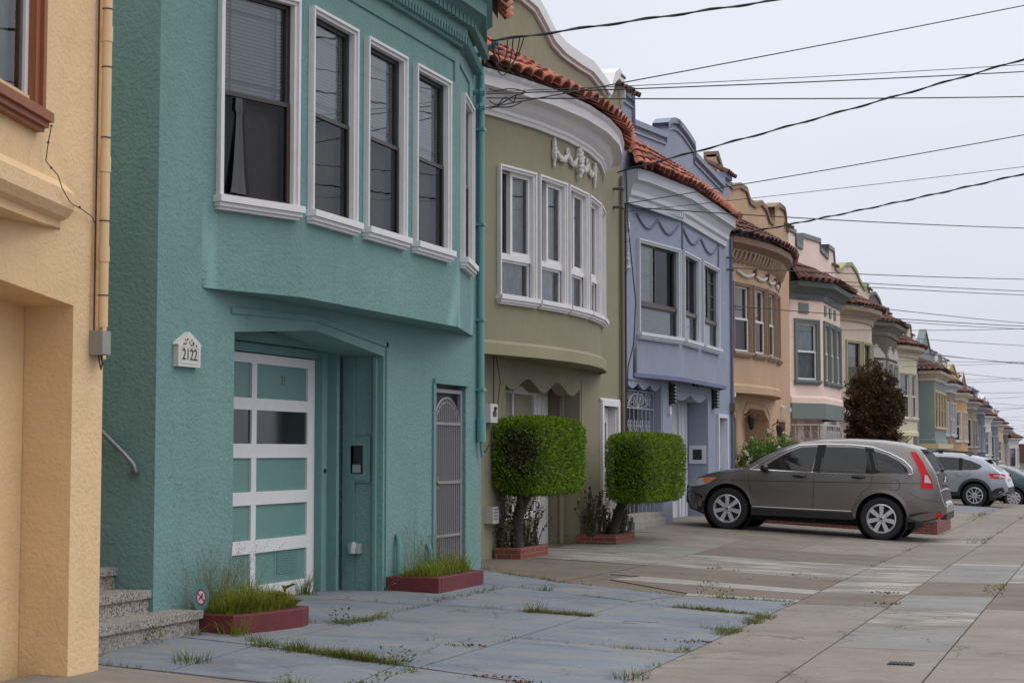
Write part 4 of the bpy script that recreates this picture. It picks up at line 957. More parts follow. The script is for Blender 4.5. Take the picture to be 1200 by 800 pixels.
def row_house(Y0, X, zb, label, wall, trim, par, baykind, nwin, win, tilem, zs=(3.5, 5.15), bay0=.8, bay1=6.2, proj=.62, cap_m=None, corn=None, low=None, W=8.38, eave=6.1, bayc=None, fine=False, vis=True):
    H = House('row_house', X, Y0, zb, label)
    y0, y1 = Y0 + .012, Y0 + W; z = lambda q: q + zb
    low = low or wall; bayc = bayc or wall; corn = corn or trim; cap_m = cap_m or trim
    m = MB()
    gA, gB = Y0 + 2.6, Y0 + 5.5
    front(m, y0, y1, zb - .6, z(6.0), [(Y0 + .55, Y0 + 1.75, z(0), z(2.5), .7), (gA, gB, z(0), z(2.6), .7), (Y0 + 6.6, Y0 + 7.4, z(.1), z(2.2), .15)])
    body(m, y0, y1, z(6.0))
    m.prism([(gA, z(2.6)), (gA, z(2.2)), (gA + .6, z(2.45)), (gB - .6, z(2.45)), (gB, z(2.2)), (gB, z(2.6))], yz(-.695), 0, .695)
    m.prism([(Y0 + .55, z(2.5)), (Y0 + .55, z(2.15)), (Y0 + .85, z(2.38)), (Y0 + 1.45, z(2.38)), (Y0 + 1.75, z(2.15)), (Y0 + 1.75, z(2.5))], yz(-.695), 0, .695)
    m.quad((-.71, Y0 + .4, zb), (-.71, gB + .1, zb), (-.71, gB + .1, z(2.7)), (-.71, Y0 + .4, z(2.7)))
    pp = [(Y0 + a * W / 8.38 + (.012 if a == 0 else 0), b + zb) for a, b in PAR[par]]
    m.prism([(y0, z(6.0)), (y1, z(6.0))] + pp[::-1], yz(-.22), 0, .22)
    H.p('wall', m, wall, 25)
    m = MB(); cap(m, pp, .05, .28, .07); H.p('parapet_cap', m, cap_m, 30)
    m = MB(); m.box(-.69, -.66, gA + .02, gB - .02, zb + .05, z(2.5))
    for k in range(4): m.box(-.66, -.65, gA + .1, gB - .1, z(.25 + .55 * k), z(.65 + .55 * k))
    H.p('garage_door', m, trim)
    m = MB(); m.box(-.69, -.66, Y0 + .57, Y0 + 1.73, zb + .05, z(2.4)); H.p('entry_door', m, DARKROOM)
    m = MB(); m.box(-.14, -.11, Y0 + 6.62, Y0 + 7.38, zb + .1, z(2.18)); sd = H.p('side_door', m, trim)
    m = MB(); m.box(0, .04, Y0 + 6.52, Y0 + 6.595, zb + .1, z(2.27)); m.box(0, .04, Y0 + 7.405, Y0 + 7.48, zb + .1, z(2.27)); m.box(0, .042, Y0 + 6.595, Y0 + 7.405, z(2.205), z(2.27)); H.p('door_casing', m, trim)
    b0, b1 = Y0 + bay0, Y0 + bay1; yc = (b0 + b1) / 2
    z0, z1 = z(zs[0]), z(zs[1]); ops = {}; ws = []
    if baykind == 'round':
        half = (b1 - b0) / 2; Rr = (half * half + proj * proj) / (2 * proj); am = math.degrees(math.asin(half / Rr)); pitch = am * 2 * .86 / nwin
        P, idx = round_path(yc, Rr, am, nwin, pitch, .86)
        for i in idx: ws.append((i, 0, facet(P, i)[2]))
    else:
        P = [(0, b0), (proj, b0 + proj * 1.9), (proj, b1 - proj * 1.6), (0, b1)]
        if baykind == 'square': P = [(0, b0), (proj, b0 + .05), (proj, b1 - .05), (0, b1)]
        if baykind == 'poly': l0 = facet(P, 0)[2]; ws.append((0, l0 * .14, l0 * .88))
        lf = facet(P, 1)[2]; g = .1; wd = (lf - g * (nwin + 1)) / nwin
        for k in range(nwin): ws.append((1, g + k * (wd + g), g + k * (wd + g) + wd))
        if baykind == 'poly': l2 = facet(P, 2)[2]; ws.append((2, l2 * .14, l2 * .86))
    cw = win.get('cw', .09) - .012
    for i, a, b in ws: ops.setdefault(i, []).append((a + cw, b - cw, z0 + .03, z1 - cw))
    m = MB(); bay(m, P, z(2.75), z(eave - .02), ops, [z0 + .03, z1 - cw]); H.p('bay', m, bayc, 15)
    for i, a, b in ws: H.window(P, i, a, b, z0, z1, win)
    m = MB(); sweep(m, P, [(0, z(2.73)), (.06, z(2.73)), (.06, z(2.88)), (.02, z(2.93)), (0, z(2.93))]); H.p('belt_moulding', m, bayc)
    m = MB(); sweep(m, P, [(0, z(eave - .40)), (.05, z(eave - .40)), (.07, z(eave - .26)), (.2, z(eave - .14)), (.34, z(eave - .08)), (.36, z(eave + .04)), (0, z(eave + .04))]); H.p('cornice', m, corn, 15)
    m = MB(); tiles(m, P, .42, z(eave + .06), z(eave + .58), .26, .115, 4 if fine else 3); te = H.p('tile_eave', m, tilem, 40); m = MB(); tile_bed(m, P, .38, z(eave + .07), z(eave + .58)); H.p('tile_bed', m, BED, parent=te)
    m = MB(); tiles(m, [(-.1, y1 - .55), (-.1, y1 - .02)], .2, pp[-1][1] + .02, pp[-1][1] + .3, .18, .08, 2, back=-.4); H.p('tile_cap', m, TILEDARK, 40)
    return H, P, ws
def st(id_, trim, sash=WHITE, **k): return dict(dict(id=id_, kind='double', cw=.085, trim=trim, sash=sash, sw=.045, low=GLASSD, blind=.55), **k)
def sm(name, c, d=.35): return stucco(name, c, .15, 24, dirt=d)
GREENTRIM = plain('moss_green_paint', (.15, .175, .155), .6, var=.1)
TANTRIM = plain('brown_window_paint', (.30, .20, .13), .6, var=.1)
# tan house
H, P, ws = row_house(35.2, -7.88, .05, 'tan stucco house with a round bay and painted garland, right of the lavender house', TAN, TANTRIM, 'tan', 'round', 5,
    st('tan', TANTRIM, cw=.07, curtain=None, blind=None, screen=True), TILEDARK, bay0=.25, bay1=6.35, proj=.5, cap_m=plain('tan_weathered_cap', (.24, .165, .10), .8, var=.3), corn=plain('brown_cornice', (.26, .155, .10), .6, var=.1), zs=(3.60, 5.12), eave=5.98, fine=True)
m = MB()
E_ = offs(P, .1); 
for i in range(len(E_) - 1):
    ln = (E_[i + 1] - E_[i]).length; k = max(1, int(ln / .2)); dd = (E_[i + 1] - E_[i]).normalized()
    for j in range(k):
        c = E_[i] + dd * (ln * (j + .5) / k); m.tube([(c.x - .05, c.y, 5.88), (c.x + .10, c.y, 5.81), (c.x + .03, c.y, 5.64), (c.x - .08, c.y, 5.60)], .035, 5)
H.p('dentils', m, plain('cream_bracket', (.45, .33, .23), .6), 40)
m = MB(); m2 = MB(); E_ = offs(P, .02); ll = [(E_[i + 1] - E_[i]).length for i in range(len(E_) - 1)]; tot = sum(ll)
def along(E_, s):
    i = 0
    while i < len(E_) - 2 and s > (E_[i + 1] - E_[i]).length: s -= (E_[i + 1] - E_[i]).length; i += 1
    return E_[i].lerp(E_[i + 1], s / (E_[i + 1] - E_[i]).length)
for j in range(5):
    m = MB(); pts = []
    for k in range(9): t = .12 + .76 * (j + k / 8) / 5; q = along(E_, tot * t); pts.append((q.x, q.y, 5.42 - .09 * math.sin(math.pi * k / 8)))
    relief(m, pts, lambda i: .034); H.p('plaster_garland', m, MATS['plaster_white'], 60)
    if j: m = MB(); q = along(E_, tot * (.12 + .76 * j / 5)); relief(m, [(q.x + .02, q.y, 5.50 - .06 * k) for k in range(3)], lambda i: .04); H.p('garland_fruit', m, plain('painted_red', (.17, .05, .045), .6), 60)
m = MB()
for (ya, yb) in ((35.75, 36.95), (37.8, 40.7)):
    pts = [(ya - .05, .2), (ya - .05, 2.35), (ya + .35, 2.56), (yb - .35, 2.56), (yb + .05, 2.35), (yb + .05, .2)]
    for (a, b), (c, d) in zip(pts, pts[1:]): m.tube([(0, a, b + .05), (0, c, d + .05)], .025, 6)
H.p('door_surround', m, TAN)
m = MB()
for k in range(7): m.tube([(-.25, 35.8 + k * .18, .1), (-.25, 35.8 + k * .18, 2.4)], .012, 5)
for q in (.5, 1.2, 1.9): m.tube([(-.25, 35.75, q), (-.25, 36.95, q)], .012, 5)
H.p('iron_gate', m, BLACK)
for y, zt in ((37.75, 2.32), (41.15, 2.15)):
    m = MB(); m.tube([(0, y, zt), (.15, y, zt + .1), (.18, y, zt)], .015, 6); m.lathe([(.0, .02), (.09, .0), (.10, -.05), (.05, -.3), (.0, -.32)], 8, Matrix.Translation((.18, y, zt)) @ Matrix.Rotation(R(90), 4, 'X'))
    H.p('wall_lantern', m, plain('dark_bronze', (.04, .035, .03), .5, .5))
for y, zt in ((35.75, 2.72), (42.3, 2.55)):
    m = MB(); m.tube([(0, y, zt + .1), (.1, y, zt + .05)], .03, 8); m.box(.05, .25, y - .05, y + .05, zt - .04, zt + .05); H.p('security_camera', m, WHITE)
# pink house
H, P, ws = row_house(43.6, -8.0, .05, 'pink stucco house with moss green window trim and white iron porch grille', PINK, GREENTRIM, 'block', 'poly', 3,
    st('pnk', GREENTRIM, cw=.11, curtain=LACE, blind=None), TILEDARK, bay0=.6, bay1=6.0, proj=.66, zs=(3.32, 4.95), corn=plain('slate_green_cornice', (.105, .12, .115), .6, var=.1), cap_m=plain('grey_green_cap', (.17, .19, .18), .7, var=.2), eave=5.86)
m = MB(); sweep(m, P, [(-.1, 2.38), (.075, 2.38), (.075, 2.79), (-.1, 2.79)]); H.p('painted_band', m, GREENTRIM)
for i, s0, s1 in ((0, .4, .8), (1, .3, .6), (1, 1.1, 1.4), (1, 1.9, 2.2)):
    m = MB(); a, d, ln = facet(P, i); n = Vector((d.y, -d.x)); M = Matrix(((n.x, d.x, 0, a.x), (n.y, d.y, 0, a.y), (0, 0, 1, 0), (0, 0, 0, 1)))
    m.box(0, .03, s0, s1, 5.15, 5.42, M); H.p('frieze_vent', m, GREENTRIM)
m = MB(); gx = .75
for k in range(4): m.tube([(.12 + .2 * k, 44.25, .1), (.12 + .2 * k, 44.25, 2.2)], .012, 5)
for zz in (1.25, 2.2): m.box(.02, gx, 44.24, 44.26, zz, zz + .04)
for k in range(3):
    for zz in (1.5, 1.95): m.tube([(.22 + .2 * k + .08 * math.cos(t * .6), 44.25, zz + .12 * math.sin(t * .6)) for t in range(11)], .008, 5)
yy = [44.4 + .3 * k for k in range(12)]
for y in yy: m.tube([(gx, y, .1), (gx, y, 2.2)], .012, 5)
for zz in (1.25, 2.2): m.box(gx - .012, gx + .012, 44.4, 47.7, zz, zz + .04)
for y in yy[:-1]:
    for zz in (1.5, 1.95):
        for sg_ in (-1, 1): m.tube([(gx, y + .15 + sg_ * (.02 + .09 * math.cos(t * .6)), zz + .12 * math.sin(t * .6)) for t in range(9)], .008, 5)
H.p('iron_grille', m, plain('white_iron', (.45, .43, .43), .6))
far = [
 (52.0, 'cream stucco house with a yellow green gable edge, above the dark red tree', (.62, .50, .40), (.40, .40, .22), 'curvy', 'round', 4, dict(cap=(.30, .31, .14), corn=(.40, .30, .22))),
 (60.4, 'dark taupe house with white arched window hoods, just right of the dark red tree', (.125, .105, .09), (.45, .43, .40), 'curvy', 'poly', 2, dict(cap=(.15, .13, .11), corn=(.17, .15, .13), hood=True)),
 (68.8, 'cream house with tall slim windows, between the taupe and the green teal house', (.60, .54, .38), (.58, .55, .46), 'tan', 'round', 4, dict(cap=(.25, .18, .11), corn=(.50, .44, .33), slim=True)),
 (77.2, 'grey teal house with pale yellow framed square bay down the street', (.21, .26, .245), (.58, .48, .29), 'gable', 'square', 4, dict(cap=(.15, .18, .175), corn=(.52, .44, .33), base=True)),
 (85.6, 'taupe brown house with white window frames, right of the grey teal house', (.25, .18, .14), (.52, .53, .56), 'step', 'poly', 2, {}),
 (94.0, 'orange ochre house with white window frames in the distance', (.50, .31, .16), (.60, .54, .46), 'curvy', 'poly', 2, dict(cap=(.40, .32, .15))),
 (102.4, 'olive brown house right of the orange ochre house', (.24, .185, .125), (.42, .40, .36), 'gable', 'poly', 2, {}),
 (110.8, 'dark slate blue house between the olive brown and the white house', (.105, .115, .15), (.30, .32, .38), 'step', 'poly', 2, {}),
 (119.2, 'white house far down the row right of the slate blue one', (.62, .60, .55), (.62, .60, .56), 'tan', 'round', 3, {}),
 (127.6, 'blue grey house far down the row right of the white one', (.135, .155, .185), (.40, .42, .45), 'curvy', 'poly', 2, {}),
 (136.0, 'sand yellow house far down the row', (.55, .42, .26), (.60, .54, .44), 'step', 'round', 3, {}),
 (144.4, 'charcoal grey house, last but one of the row', (.10, .10, .105), (.40, .40, .42), 'flat', 'poly', 2, {}),
 (152.8, 'coral red house with white bay closing the row', (.50, .135, .09), (.62, .60, .60), 'flat', 'poly', 2, dict(bay=(.6, .58, .58))),
]
FX = [-7.60, -7.95, -7.99, -7.83, -8.02, -8.11, -8.23, -8.35, -8.42, -8.59, -8.64, -8.85, -8.45]
FE = [6.08, 6.20, 5.85, 5.18, 4.98, 4.79, 4.55, 4.43, 4.05, 3.88, 3.75, 3.45, 2.79]
for k, (Y0, lab, wc, tc_, par, bk, nw, o) in enumerate(far):
    X = FX[k] - .52; zb = gz(-8, Y0 + 4) - .2; ev = FE[k] - .08 - zb
    wm = sm('stucco_far_%d' % k, wc); tm = plain('trim_far_%d' % k, tc_, .6, var=.08)
    H, P, ws = row_house(Y0, X, zb, lab, wm, tm, par, bk, nw, st('far%d' % k, tm, sash=WHITE if k % 3 else DARKSASH, cw=.08 if not o.get('slim') else .05), TILEDARK,
        bay0=1.0, bay1=6.5, proj=.66, cap_m=plain('cap_far_%d' % k, o['cap'], .7, var=.2) if 'cap' in o else tm, corn=plain('corn_far_%d' % k, o['corn'], .6) if 'corn' in o else tm,
        bayc=sm('bay_far_%d' % k, o['bay']) if 'bay' in o else wm, zs=(3.45, 5.1 if not o.get('slim') else 5.3), eave=ev)
    if o.get('hood'):
        m = MB()
        for i, a, b in ws:
            p, d, ln = facet(P, i); n = Vector((d.y, -d.x)); M = Matrix(((n.x, d.x, 0, p.x), (n.y, d.y, 0, p.y), (0, 0, 1, 0), (0, 0, 0, 1)))
            m.prism([(a, 5.2), (b, 5.2), (b, 5.3), ((a + b) / 2, 5.68), (a, 5.3)], lambda u, w_, q, M=M: tuple(M @ Vector((q, u, w_ + zb))), .0, .06)
        H.p('window_hood', m, tm)
    if o.get('base'):
        m = MB(); sweep(m, [(0, Y0 + .6), (.7, Y0 + .65), (.7, Y0 + 7.7), (0, Y0 + 7.75)], [(0, zb + 2.5), (.15, zb + 2.5), (.18, zb + 2.72), (0, zb + 2.72)]); H.p('door_hood', m, tm)
# low house across the far end of the street
eb = gz(-6, 190)
H = House('end_house', -9.5, 205, eb, 'small grey bungalow with a brown roof at the far right end of the street')
m = MB(); m.box(-12, 8, 205, 215, eb - 1, eb + 4.6); H.p('wall', m, sm('end_grey', (.36, .35, .32)))
m = MB(); m.prism([(-12.5, eb + 4.6), (8.5, eb + 4.6), (8.5, eb + 5.0), (7, eb + 6.6), (-11, eb + 6.6), (-12.5, eb + 5.0)], lambda a, b, d: (a, 204.6 + d, b), 0, 11); H.p('roof', m, plain('brown_roof', (.10, .05, .045), .8, var=.2))
for xx in (-4.6, -1.5, 1.5, 4.5):
    m = MB(); m.box(xx - .8, xx + .8, 204.93, 205.02, eb + 1.6, eb + 3.6); wn = H.p('window', m, WHITE)
    m = MB(); m.box(xx - .7, xx + .7, 204.90, 204.929, eb + 1.7, eb + 2.6); m.box(xx - .7, xx + .7, 204.90, 204.929, eb + 2.7, eb + 3.5); H.p('pane', m, plain('green_grey_pane', (.18, .22, .2), .1), parent=wn)
# ------------------------------------------------------------------ cars
def interp(tab, s):
    if s <= tab[0][0]: return tab[0][1]
    for (a, b), (c, d) in zip(tab, tab[1:]):
        if s <= c: return b + (d - b) * (s - a) / (c - a)
    return tab[-1][1]
def smooth_tab(tab, s, w=.05): return sum(interp(tab, s + k * w / 2) for k in (-2, -1, 0, 1, 2)) / 5
PAINTS = {}
def make_car(name, label, paint, prof, bot, belt, L_, Wd, wheels, wr, group=None, dlo=None, cladding=True, rim_style='seven', parts=None, plan=None, tumble=.40):
    root = empty(name, (0, 0, 0)); tag(root, label, 'car', group)
    hw = Wd / 2
    plan = plan or [(0, .70), (.12, .84), (.35, .94), (.7, .985), (1.1, 1), (L_ - 1.0, 1), (L_ - .45, .965), (L_ - .15, .90), (L_, .80)]
    zt = lambda s: smooth_tab(prof, s); zb = lambda s: smooth_tab(bot, s); zbelt = lambda s: interp(belt, s)
    def wz(s, z):
        w0 = hw * smooth_tab(plan, s); zz = zbelt(s)
        if z <= .62: return w0 * (1 - .055 * max(0, (.62 - z) / .4) ** 1.6)
        if z <= zz: return w0 * (1 - .035 * ((z - .62) / max(.05, zz - .62)) ** 2)
        return w0 * .965 - (z - zz) * tumble
    n = 110; ss = [L_ * i / n for i in range(n + 1)]; K = 15; vs = []
    for s in ss:
        t, b = zt(s), zb(s); c = min(.05, (t - b) * .15); half = [(0, b), (wz(s, b) * .82, b)]
        for j in range(K):
            z = b + .05 + (t - c - b - .05) * j / (K - 1); half.append((wz(s, z), z))
        we = wz(s, t - c); half += [(we - .022, t - c * .45), (we - .06, t - c * .12), (we * .66, t + .012), (we * .33, t + .022), (0, t + .025)]
        vs.append(half)
    h = len(vs[0]); V = []; F = []
    ringn = 2 * h - 2
    for s, half in zip(ss, vs):
        V += [(s, -y, z) for y, z in half] + [(s, y, z) for y, z in half[-2:0:-1]]
    for i in range(n):
        for k in range(ringn): F.append((i * ringn + k, i * ringn + (k + 1) % ringn, (i + 1) * ringn + (k + 1) % ringn, (i + 1) * ringn + k))
    F += [tuple(range(ringn)), tuple(range(n * ringn, (n + 1) * ringn))[::-1]]
    m = MB(); m.add(V, F); me = m.mesh('body', paint, None); bo = link('body', me, root)
    # wheel arches cut out of the closed shell
    cut = MB()
    for wx in wheels:
        for sgn in (-1, 1):
            cut.lathe([(0, -.2), (wr + .065, -.2), (wr + .065, .2), (0, .2)], 48, Matrix.Translation((wx, sgn * (hw - .08), wr + .01)))
    co = ob('cutter', cut, paint)
    md = bo.modifiers.new('b', 'BOOLEAN'); md.operation = 'DIFFERENCE'; md.solver = 'EXACT'; md.object = co
    dg = bpy.context.evaluated_depsgraph_get(); dg.update()
    me2 = bpy.data.meshes.new_from_object(bo.evaluated_get(dg)); bo.modifiers.clear(); bo.data = me2; me2.name = 'body'
    me2.materials.clear(); me2.materials.append(paint)
    bpy.data.objects.remove(co)
    me2.polygons.foreach_set('use_smooth', [True] * len(me2.polygons)); me2.set_sharp_from_angle(angle=R(28))
    def side(nm, poly, mat, o_=.004, thick=.0, sides=(-1, 1), parent=None, sub=8):
        """a panel lying on the flank: outline in (s, z)"""
        pts = []
        for (a, b), (c, d) in zip(poly, poly[1:] + poly[:1]):
            for k in range(sub): t = k / sub; pts.append((a + (c - a) * t, b + (d - b) * t))
        r_ = []
        for q_, sg in enumerate(sides):
            m = MB()
            vo = [(s, sg * (wz(s, z) + o_), z) for s, z in pts]; vi = [(s, sg * (wz(s, z) - .02), z) for s, z in pts]; k = len(pts)
            m.add(vo + vi, [tuple(range(k))] + [(i, (i + 1) % k, k + (i + 1) % k, k + i) for i in range(k)])
            r_.append(ob(nm, m, mat, parent[q_] if parent else root))
        return r_
    def line(nm, pts, mat, r=.006, sides=(-1, 1), o_=.0, parent=None, sub=6, n_=5):
        q = []
        for (a, b), (c, d) in zip(pts, pts[1:]):
            for k in range(sub): t = k / sub; q.append((a + (c - a) * t, b + (d - b) * t))
        q.append(pts[-1])
        for sg in sides: m = MB(); m.tube([(s, sg * (wz(s, z) + o_), z) for s, z in q], r, n_); ob(nm, m, mat, root, 40)
    CG = plain('car_dark_glass', (.012, .014, .015), .05, spec=.5); CHR = plain('chrome', (.75, .76, .78), .15, 1); CLAD = plain('black_cladding', (.022, .022, .023), .6)
    GAP = plain('panel_gap', (.008, .008, .008), .8)
    RIM = plain('alloy_rim', (.60, .61, .63), .4, .6)
    # wheels
    for wx in wheels:
        for sg in (-1, 1):
            w_ = empty('wheel', (wx, sg * (hw - .125), wr)); w_.parent = root
            m = MB(); tp = [(wr * .66, -.095), (wr * .80, -.115), (wr * .94, -.108), (wr * .985, -.085), (wr, -.05), (wr, .05), (wr * .985, .085), (wr * .94, .108), (wr * .8, .115), (wr * .66, .095)]
            m.lathe(tp, 44, close=True); ob('tyre', m, BLACK, w_, 40)
            m = MB(); rr = wr * .665; f = sg
            m.lathe([(rr + .006, f * .10), (rr - .012, f * .105), (rr - .025, f * .085), (rr - .03, f * .02), (rr - .03, -f * .08)], 40)
            nsp = {'seven': 7, 'five': 5, 'cap': 9}[rim_style]
            for k in range(nsp):
                a = 2 * math.pi * k / nsp + .2; M = Matrix.Rotation(a, 4, 'Y')
                wd = {'seven': .038, 'five': .05, 'cap': .038}[rim_style]
                if rim_style == 'five':
                    for dw in (-.028, .028):
                        m.prism([(.03, -.014 + dw * .5), (.03, .014 + dw * .5), (rr - .015, dw * 1.9 + .012), (rr - .015, dw * 1.9 - .012)], lambda p, q, d, M=M: tuple(M @ Vector((p, d, q))), f * .06, f * .098)
                else: m.prism([(.035, -wd * .7), (.035, wd * .7), (rr - .015, wd), (rr - .015, -wd)], lambda p, q, d, M=M: tuple(M @ Vector((p, d, q))), f * .055, f * .095)
            m.lathe([(0, f * .1), (.04, f * .1), (.062, f * .09), (.065, f * .05)], 20)
            ob('rim', m, RIM, w_, 40)
            m = MB(); m.lathe([(0, f * .02), (rr - .02, f * .02)], 24); m.lathe([(.03, f * .05), (.15, f * .05)], 20); ob('brake_disc', m, plain('brake_black', (.03, .03, .03), .6, .3), w_)  # near-black disc behind the spokes
            m = MB()
            for k in range(5): a = 2 * math.pi * k / 5; m.lathe([(0, f * .102), (.009, f * .102), (.009, f * .09)], 8, Matrix.Translation((.042 * math.cos(a), 0, .042 * math.sin(a))))
            m.lathe([(0, f * .1035), (.02, f * .1035), (.02, f * .09)], 12); ob('wheel_nuts', m, GAP, w_)
    for wx in wheels:
        for sg in (-1, 1): m = MB(); m.lathe([(wr + .064, -.11), (wr + .064, .11), (.02, .11)] if sg < 0 else [(wr + .064, .11), (wr + .064, -.11), (.02, -.11)], 40, Matrix.Translation((wx, sg * (hw - .165), wr + .01))); ob('wheel_arch_liner', m, GAP, root)
    m = MB(); m.box(.5, L_ - .5, -hw * .7, hw * .7, .20, .34); ob('underbody', m, GAP, root)
    return root, side, line, dict(CG=CG, CHR=CHR, CLAD=CLAD, GAP=GAP, RIM=RIM, wz=wz, zt=zt, zb=zb, hw=hw)
def paint(name, c, metal=.55, rough=.32):
    return plain(name, c, rough, metal, .5, 0, .8)
def archpts(wx, wr, r_, a0=0, a1=180, n=18): return [(wx + r_ * math.cos(R(a0 + (a1 - a0) * i / n)), wr + .01 + r_ * math.sin(R(a0 + (a1 - a0) * i / n))) for i in range(n + 1)]
def arch_trim(root, q, wheels, wr, mat, w_=.05, o_=.012, lo=12):
    for wx in wheels:
        for sg in (-1, 1):
            m = MB(); A = archpts(wx, wr, wr + .062, lo, 180 - lo); B = archpts(wx, wr, wr + .062 + w_, lo, 180 - lo); k = len(A)
            vo = [(s, sg * (q['wz'](s, z) + o_), z) for s, z in A] + [(s, sg * (q['wz'](s, z) + o_ * .5), z) for s, z in B]
            vi = [(s, sg * (q['wz'](s, z) - .03), z) for s, z in A] + [(s, sg * (q['wz'](s, z) - .03), z) for s, z in B]
            f = [(i, i + 1, k + i + 1, k + i) for i in range(k - 1)]
            m.add(vo + vi, f + [(i, i + 1, 2 * k + i + 1, 2 * k + i) for i in range(k - 1)] + [(k + i, k + i + 1, 3 * k + i + 1, 3 * k + i) for i in range(k - 1)])
            ob('arch_trim', m, mat, root, 40)
def top_panel(nm, q, root, s0, s1, fr, mat, up=.004, n=14):
    m = MB(); vs = []
    for i in range(n + 1):
        s = s0 + (s1 - s0) * i / n; z = q['zt'](s); w_ = q['wz'](s, z) * fr
        for k in range(9): u = -1 + k / 4; vs.append((s, u * w_, z + .004 + .022 * (1 - abs(u) ** 1.6) + up))
    m.add(vs, [(i * 9 + k, i * 9 + k + 1, (i + 1) * 9 + k + 1, (i + 1) * 9 + k) for i in range(n) for k in range(8)])
    return ob(nm, m, mat, root, 60)
TAILRED = plain('tail_light_red', (.62, .010, .016), .30, spec=.25, coat=.15); TAILWHITE = plain('tail_light_clear', (.62, .5, .5), .12, coat=1); AMBER = plain('amber_lens', (.8, .18, .02), .15, coat=1); LENS = plain('headlight_lens', (.50, .51, .52), .2, .0, coat=.6)

# grey suv, parked across the lavender house's driveway
P1 = paint('grey_bronze_paint', (.19, .172, .163), .6, .27)
prof = [(0, .60), (.04, .70), (.12, .80), (.26, .89), (.60, .99), (1.0, 1.055), (1.10, 1.10), (1.38, 1.30), (1.74, 1.485), (1.95, 1.56), (2.3, 1.615), (2.8, 1.65), (3.3, 1.65), (3.7, 1.615), (3.95, 1.56), (4.04, 1.50), (4.18, 1.32), (4.29, 1.14), (4.34, 1.0), (4.37, .74), (4.405, .68), (4.45, .60)]
bot = [(0, .40), (.1, .30), (.35, .22), (.5, .27), (4.0, .30), (4.2, .34), (4.38, .40), (4.45, .46)]
belt = [(0, .80), (1.0, 1.0), (1.25, 1.04), (3.9, 1.19), (4.45, 1.2)]
plan = [(0, .62), (.06, .74), (.16, .85), (.35, .94), (.7, .985), (1.1, 1), (3.5, 1), (3.95, .985), (4.15, .955), (4.28, .90), (4.37, .80), (4.45, .64)]
W1 = (.80, 3.42)
suv, side, line, q = make_car('parked_suv', 'grey bronze SUV parked nose to the wall on the lavender house driveway', P1, prof, bot, belt, 4.45, 1.82, W1, .36, plan=plan)
wins = {'front_window': [(1.36, 1.085), (1.62, 1.27), (1.88, 1.42), (2.02, 1.475), (2.30, 1.50), (2.22, 1.085)],
        'rear_window': [(2.36, 1.085), (2.40, 1.505), (2.9, 1.52), (3.12, 1.505), (3.24, 1.11)],
        'quarter_window': [(3.31, 1.12), (3.20, 1.49), (3.45, 1.425), (3.68, 1.32), (3.80, 1.22), (3.83, 1.16), (3.78, 1.14)]}
for nm, pl in wins.items(): side(nm, pl, q['CG'], .010)
side('window_pillar', [(2.25, 1.075), (2.29, 1.525), (2.43, 1.535), (2.39, 1.075)], q['GAP'], .011); side('window_pillar', [(3.20, 1.10), (3.08, 1.53), (3.23, 1.515), (3.35, 1.12)], q['GAP'], .011)
line('chrome_trim', [(1.16, 1.055), (1.38, 1.185), (1.72, 1.395), (1.98, 1.51), (2.4, 1.55), (2.9, 1.562), (3.20, 1.543), (3.50, 1.46), (3.74, 1.35), (3.88, 1.225), (3.90, 1.13), (3.80, 1.112), (3.2, 1.082), (2.2, 1.062), (1.16, 1.05)], q['CHR'], .009, o_=.003)
arch_trim(suv, q, W1, .36, P1, .055, .010)
line('door_seam', [(1.14, .98), (1.22, .50), (1.25, .36), (2.26, .36), (2.28, .60), (2.27, 1.05)], q['GAP'], .0045, parent=None, o_=-.002)
line('door_seam', [(2.285, .36), (2.9, .37), (2.95, .52), (3.08, .78), (3.22, .88), (3.25, 1.10)], q['GAP'], .0045, o_=-.002)
line('body_crease', [(.55, .83), (1.2, .865), (2.3, .905), (3.3, .95), (4.1, .985)], q['GAP'], .005, o_=-.002)
line('hood_seam', [(.22, .86), (.62, .955), (1.08, 1.02)], q['GAP'], .004, o_=-.003)
line('bumper_seam', [(3.86, .82), (4.05, .72), (4.32, .70)], q['GAP'], .004, o_=-.002)
side('sill_cladding', [(1.22, .28), (1.22, .375), (1.28, .40), (2.94, .42), (2.96, .31)], q['CLAD'], .012)
line('sill_chrome', [(1.24, .425), (2.0, .435), (2.92, .45)], plain('satin_strip', (.3, .3, .31), .3, .7), .010, o_=.008)
side('front_bumper', [(.02, .42), (.02, .60), (.16, .62), (.34, .56), (.40, .40), (.32, .26), (.12, .31)], q['CLAD'], .006)
side('rear_bumper', [(3.84, .36), (3.88, .47), (4.1, .51), (4.36, .53), (4.40, .47), (4.3, .40), (4.1, .345)], q['CLAD'], .010)
m = MB(); m.box(4.30, 4.455, -.60, .60, .40, .52); ob('bumper_bar', m, q['CLAD'], suv)
for sg in (-1, 1): m = MB(); m.box(4.27, 4.40, sg * .74 - .05, sg * .74 + .05, .44, .50); ob('rear_reflector', m, TAILRED, suv)
m = MB(); m.box(-.01, .05, -.55, .55, .42, .70); ob('grille', m, q['CLAD'], suv)
hl = side('headlight', [(.10, .70), (.12, .775), (.30, .86), (.58, .88), (.48, .79), (.28, .72)], LENS, .016)
side('turn_lens', [(.40, .80), (.34, .855), (.54, .873), (.57, .86), (.47, .79)], AMBER, .022, parent=hl)
tl = side('tail_light', [(3.84, 1.50), (3.93, 1.50), (4.06, 1.33), (4.15, 1.16), (4.22, 1.05), (4.25, .90), (4.05, .90), (4.05, 1.10), (3.96, 1.30)], TAILRED, .028)
side('reverse_lens', [(4.10, 1.00), (4.10, 1.13), (4.14, 1.13), (4.20, 1.03), (4.21, 1.0)], TAILWHITE, .034, parent=tl)
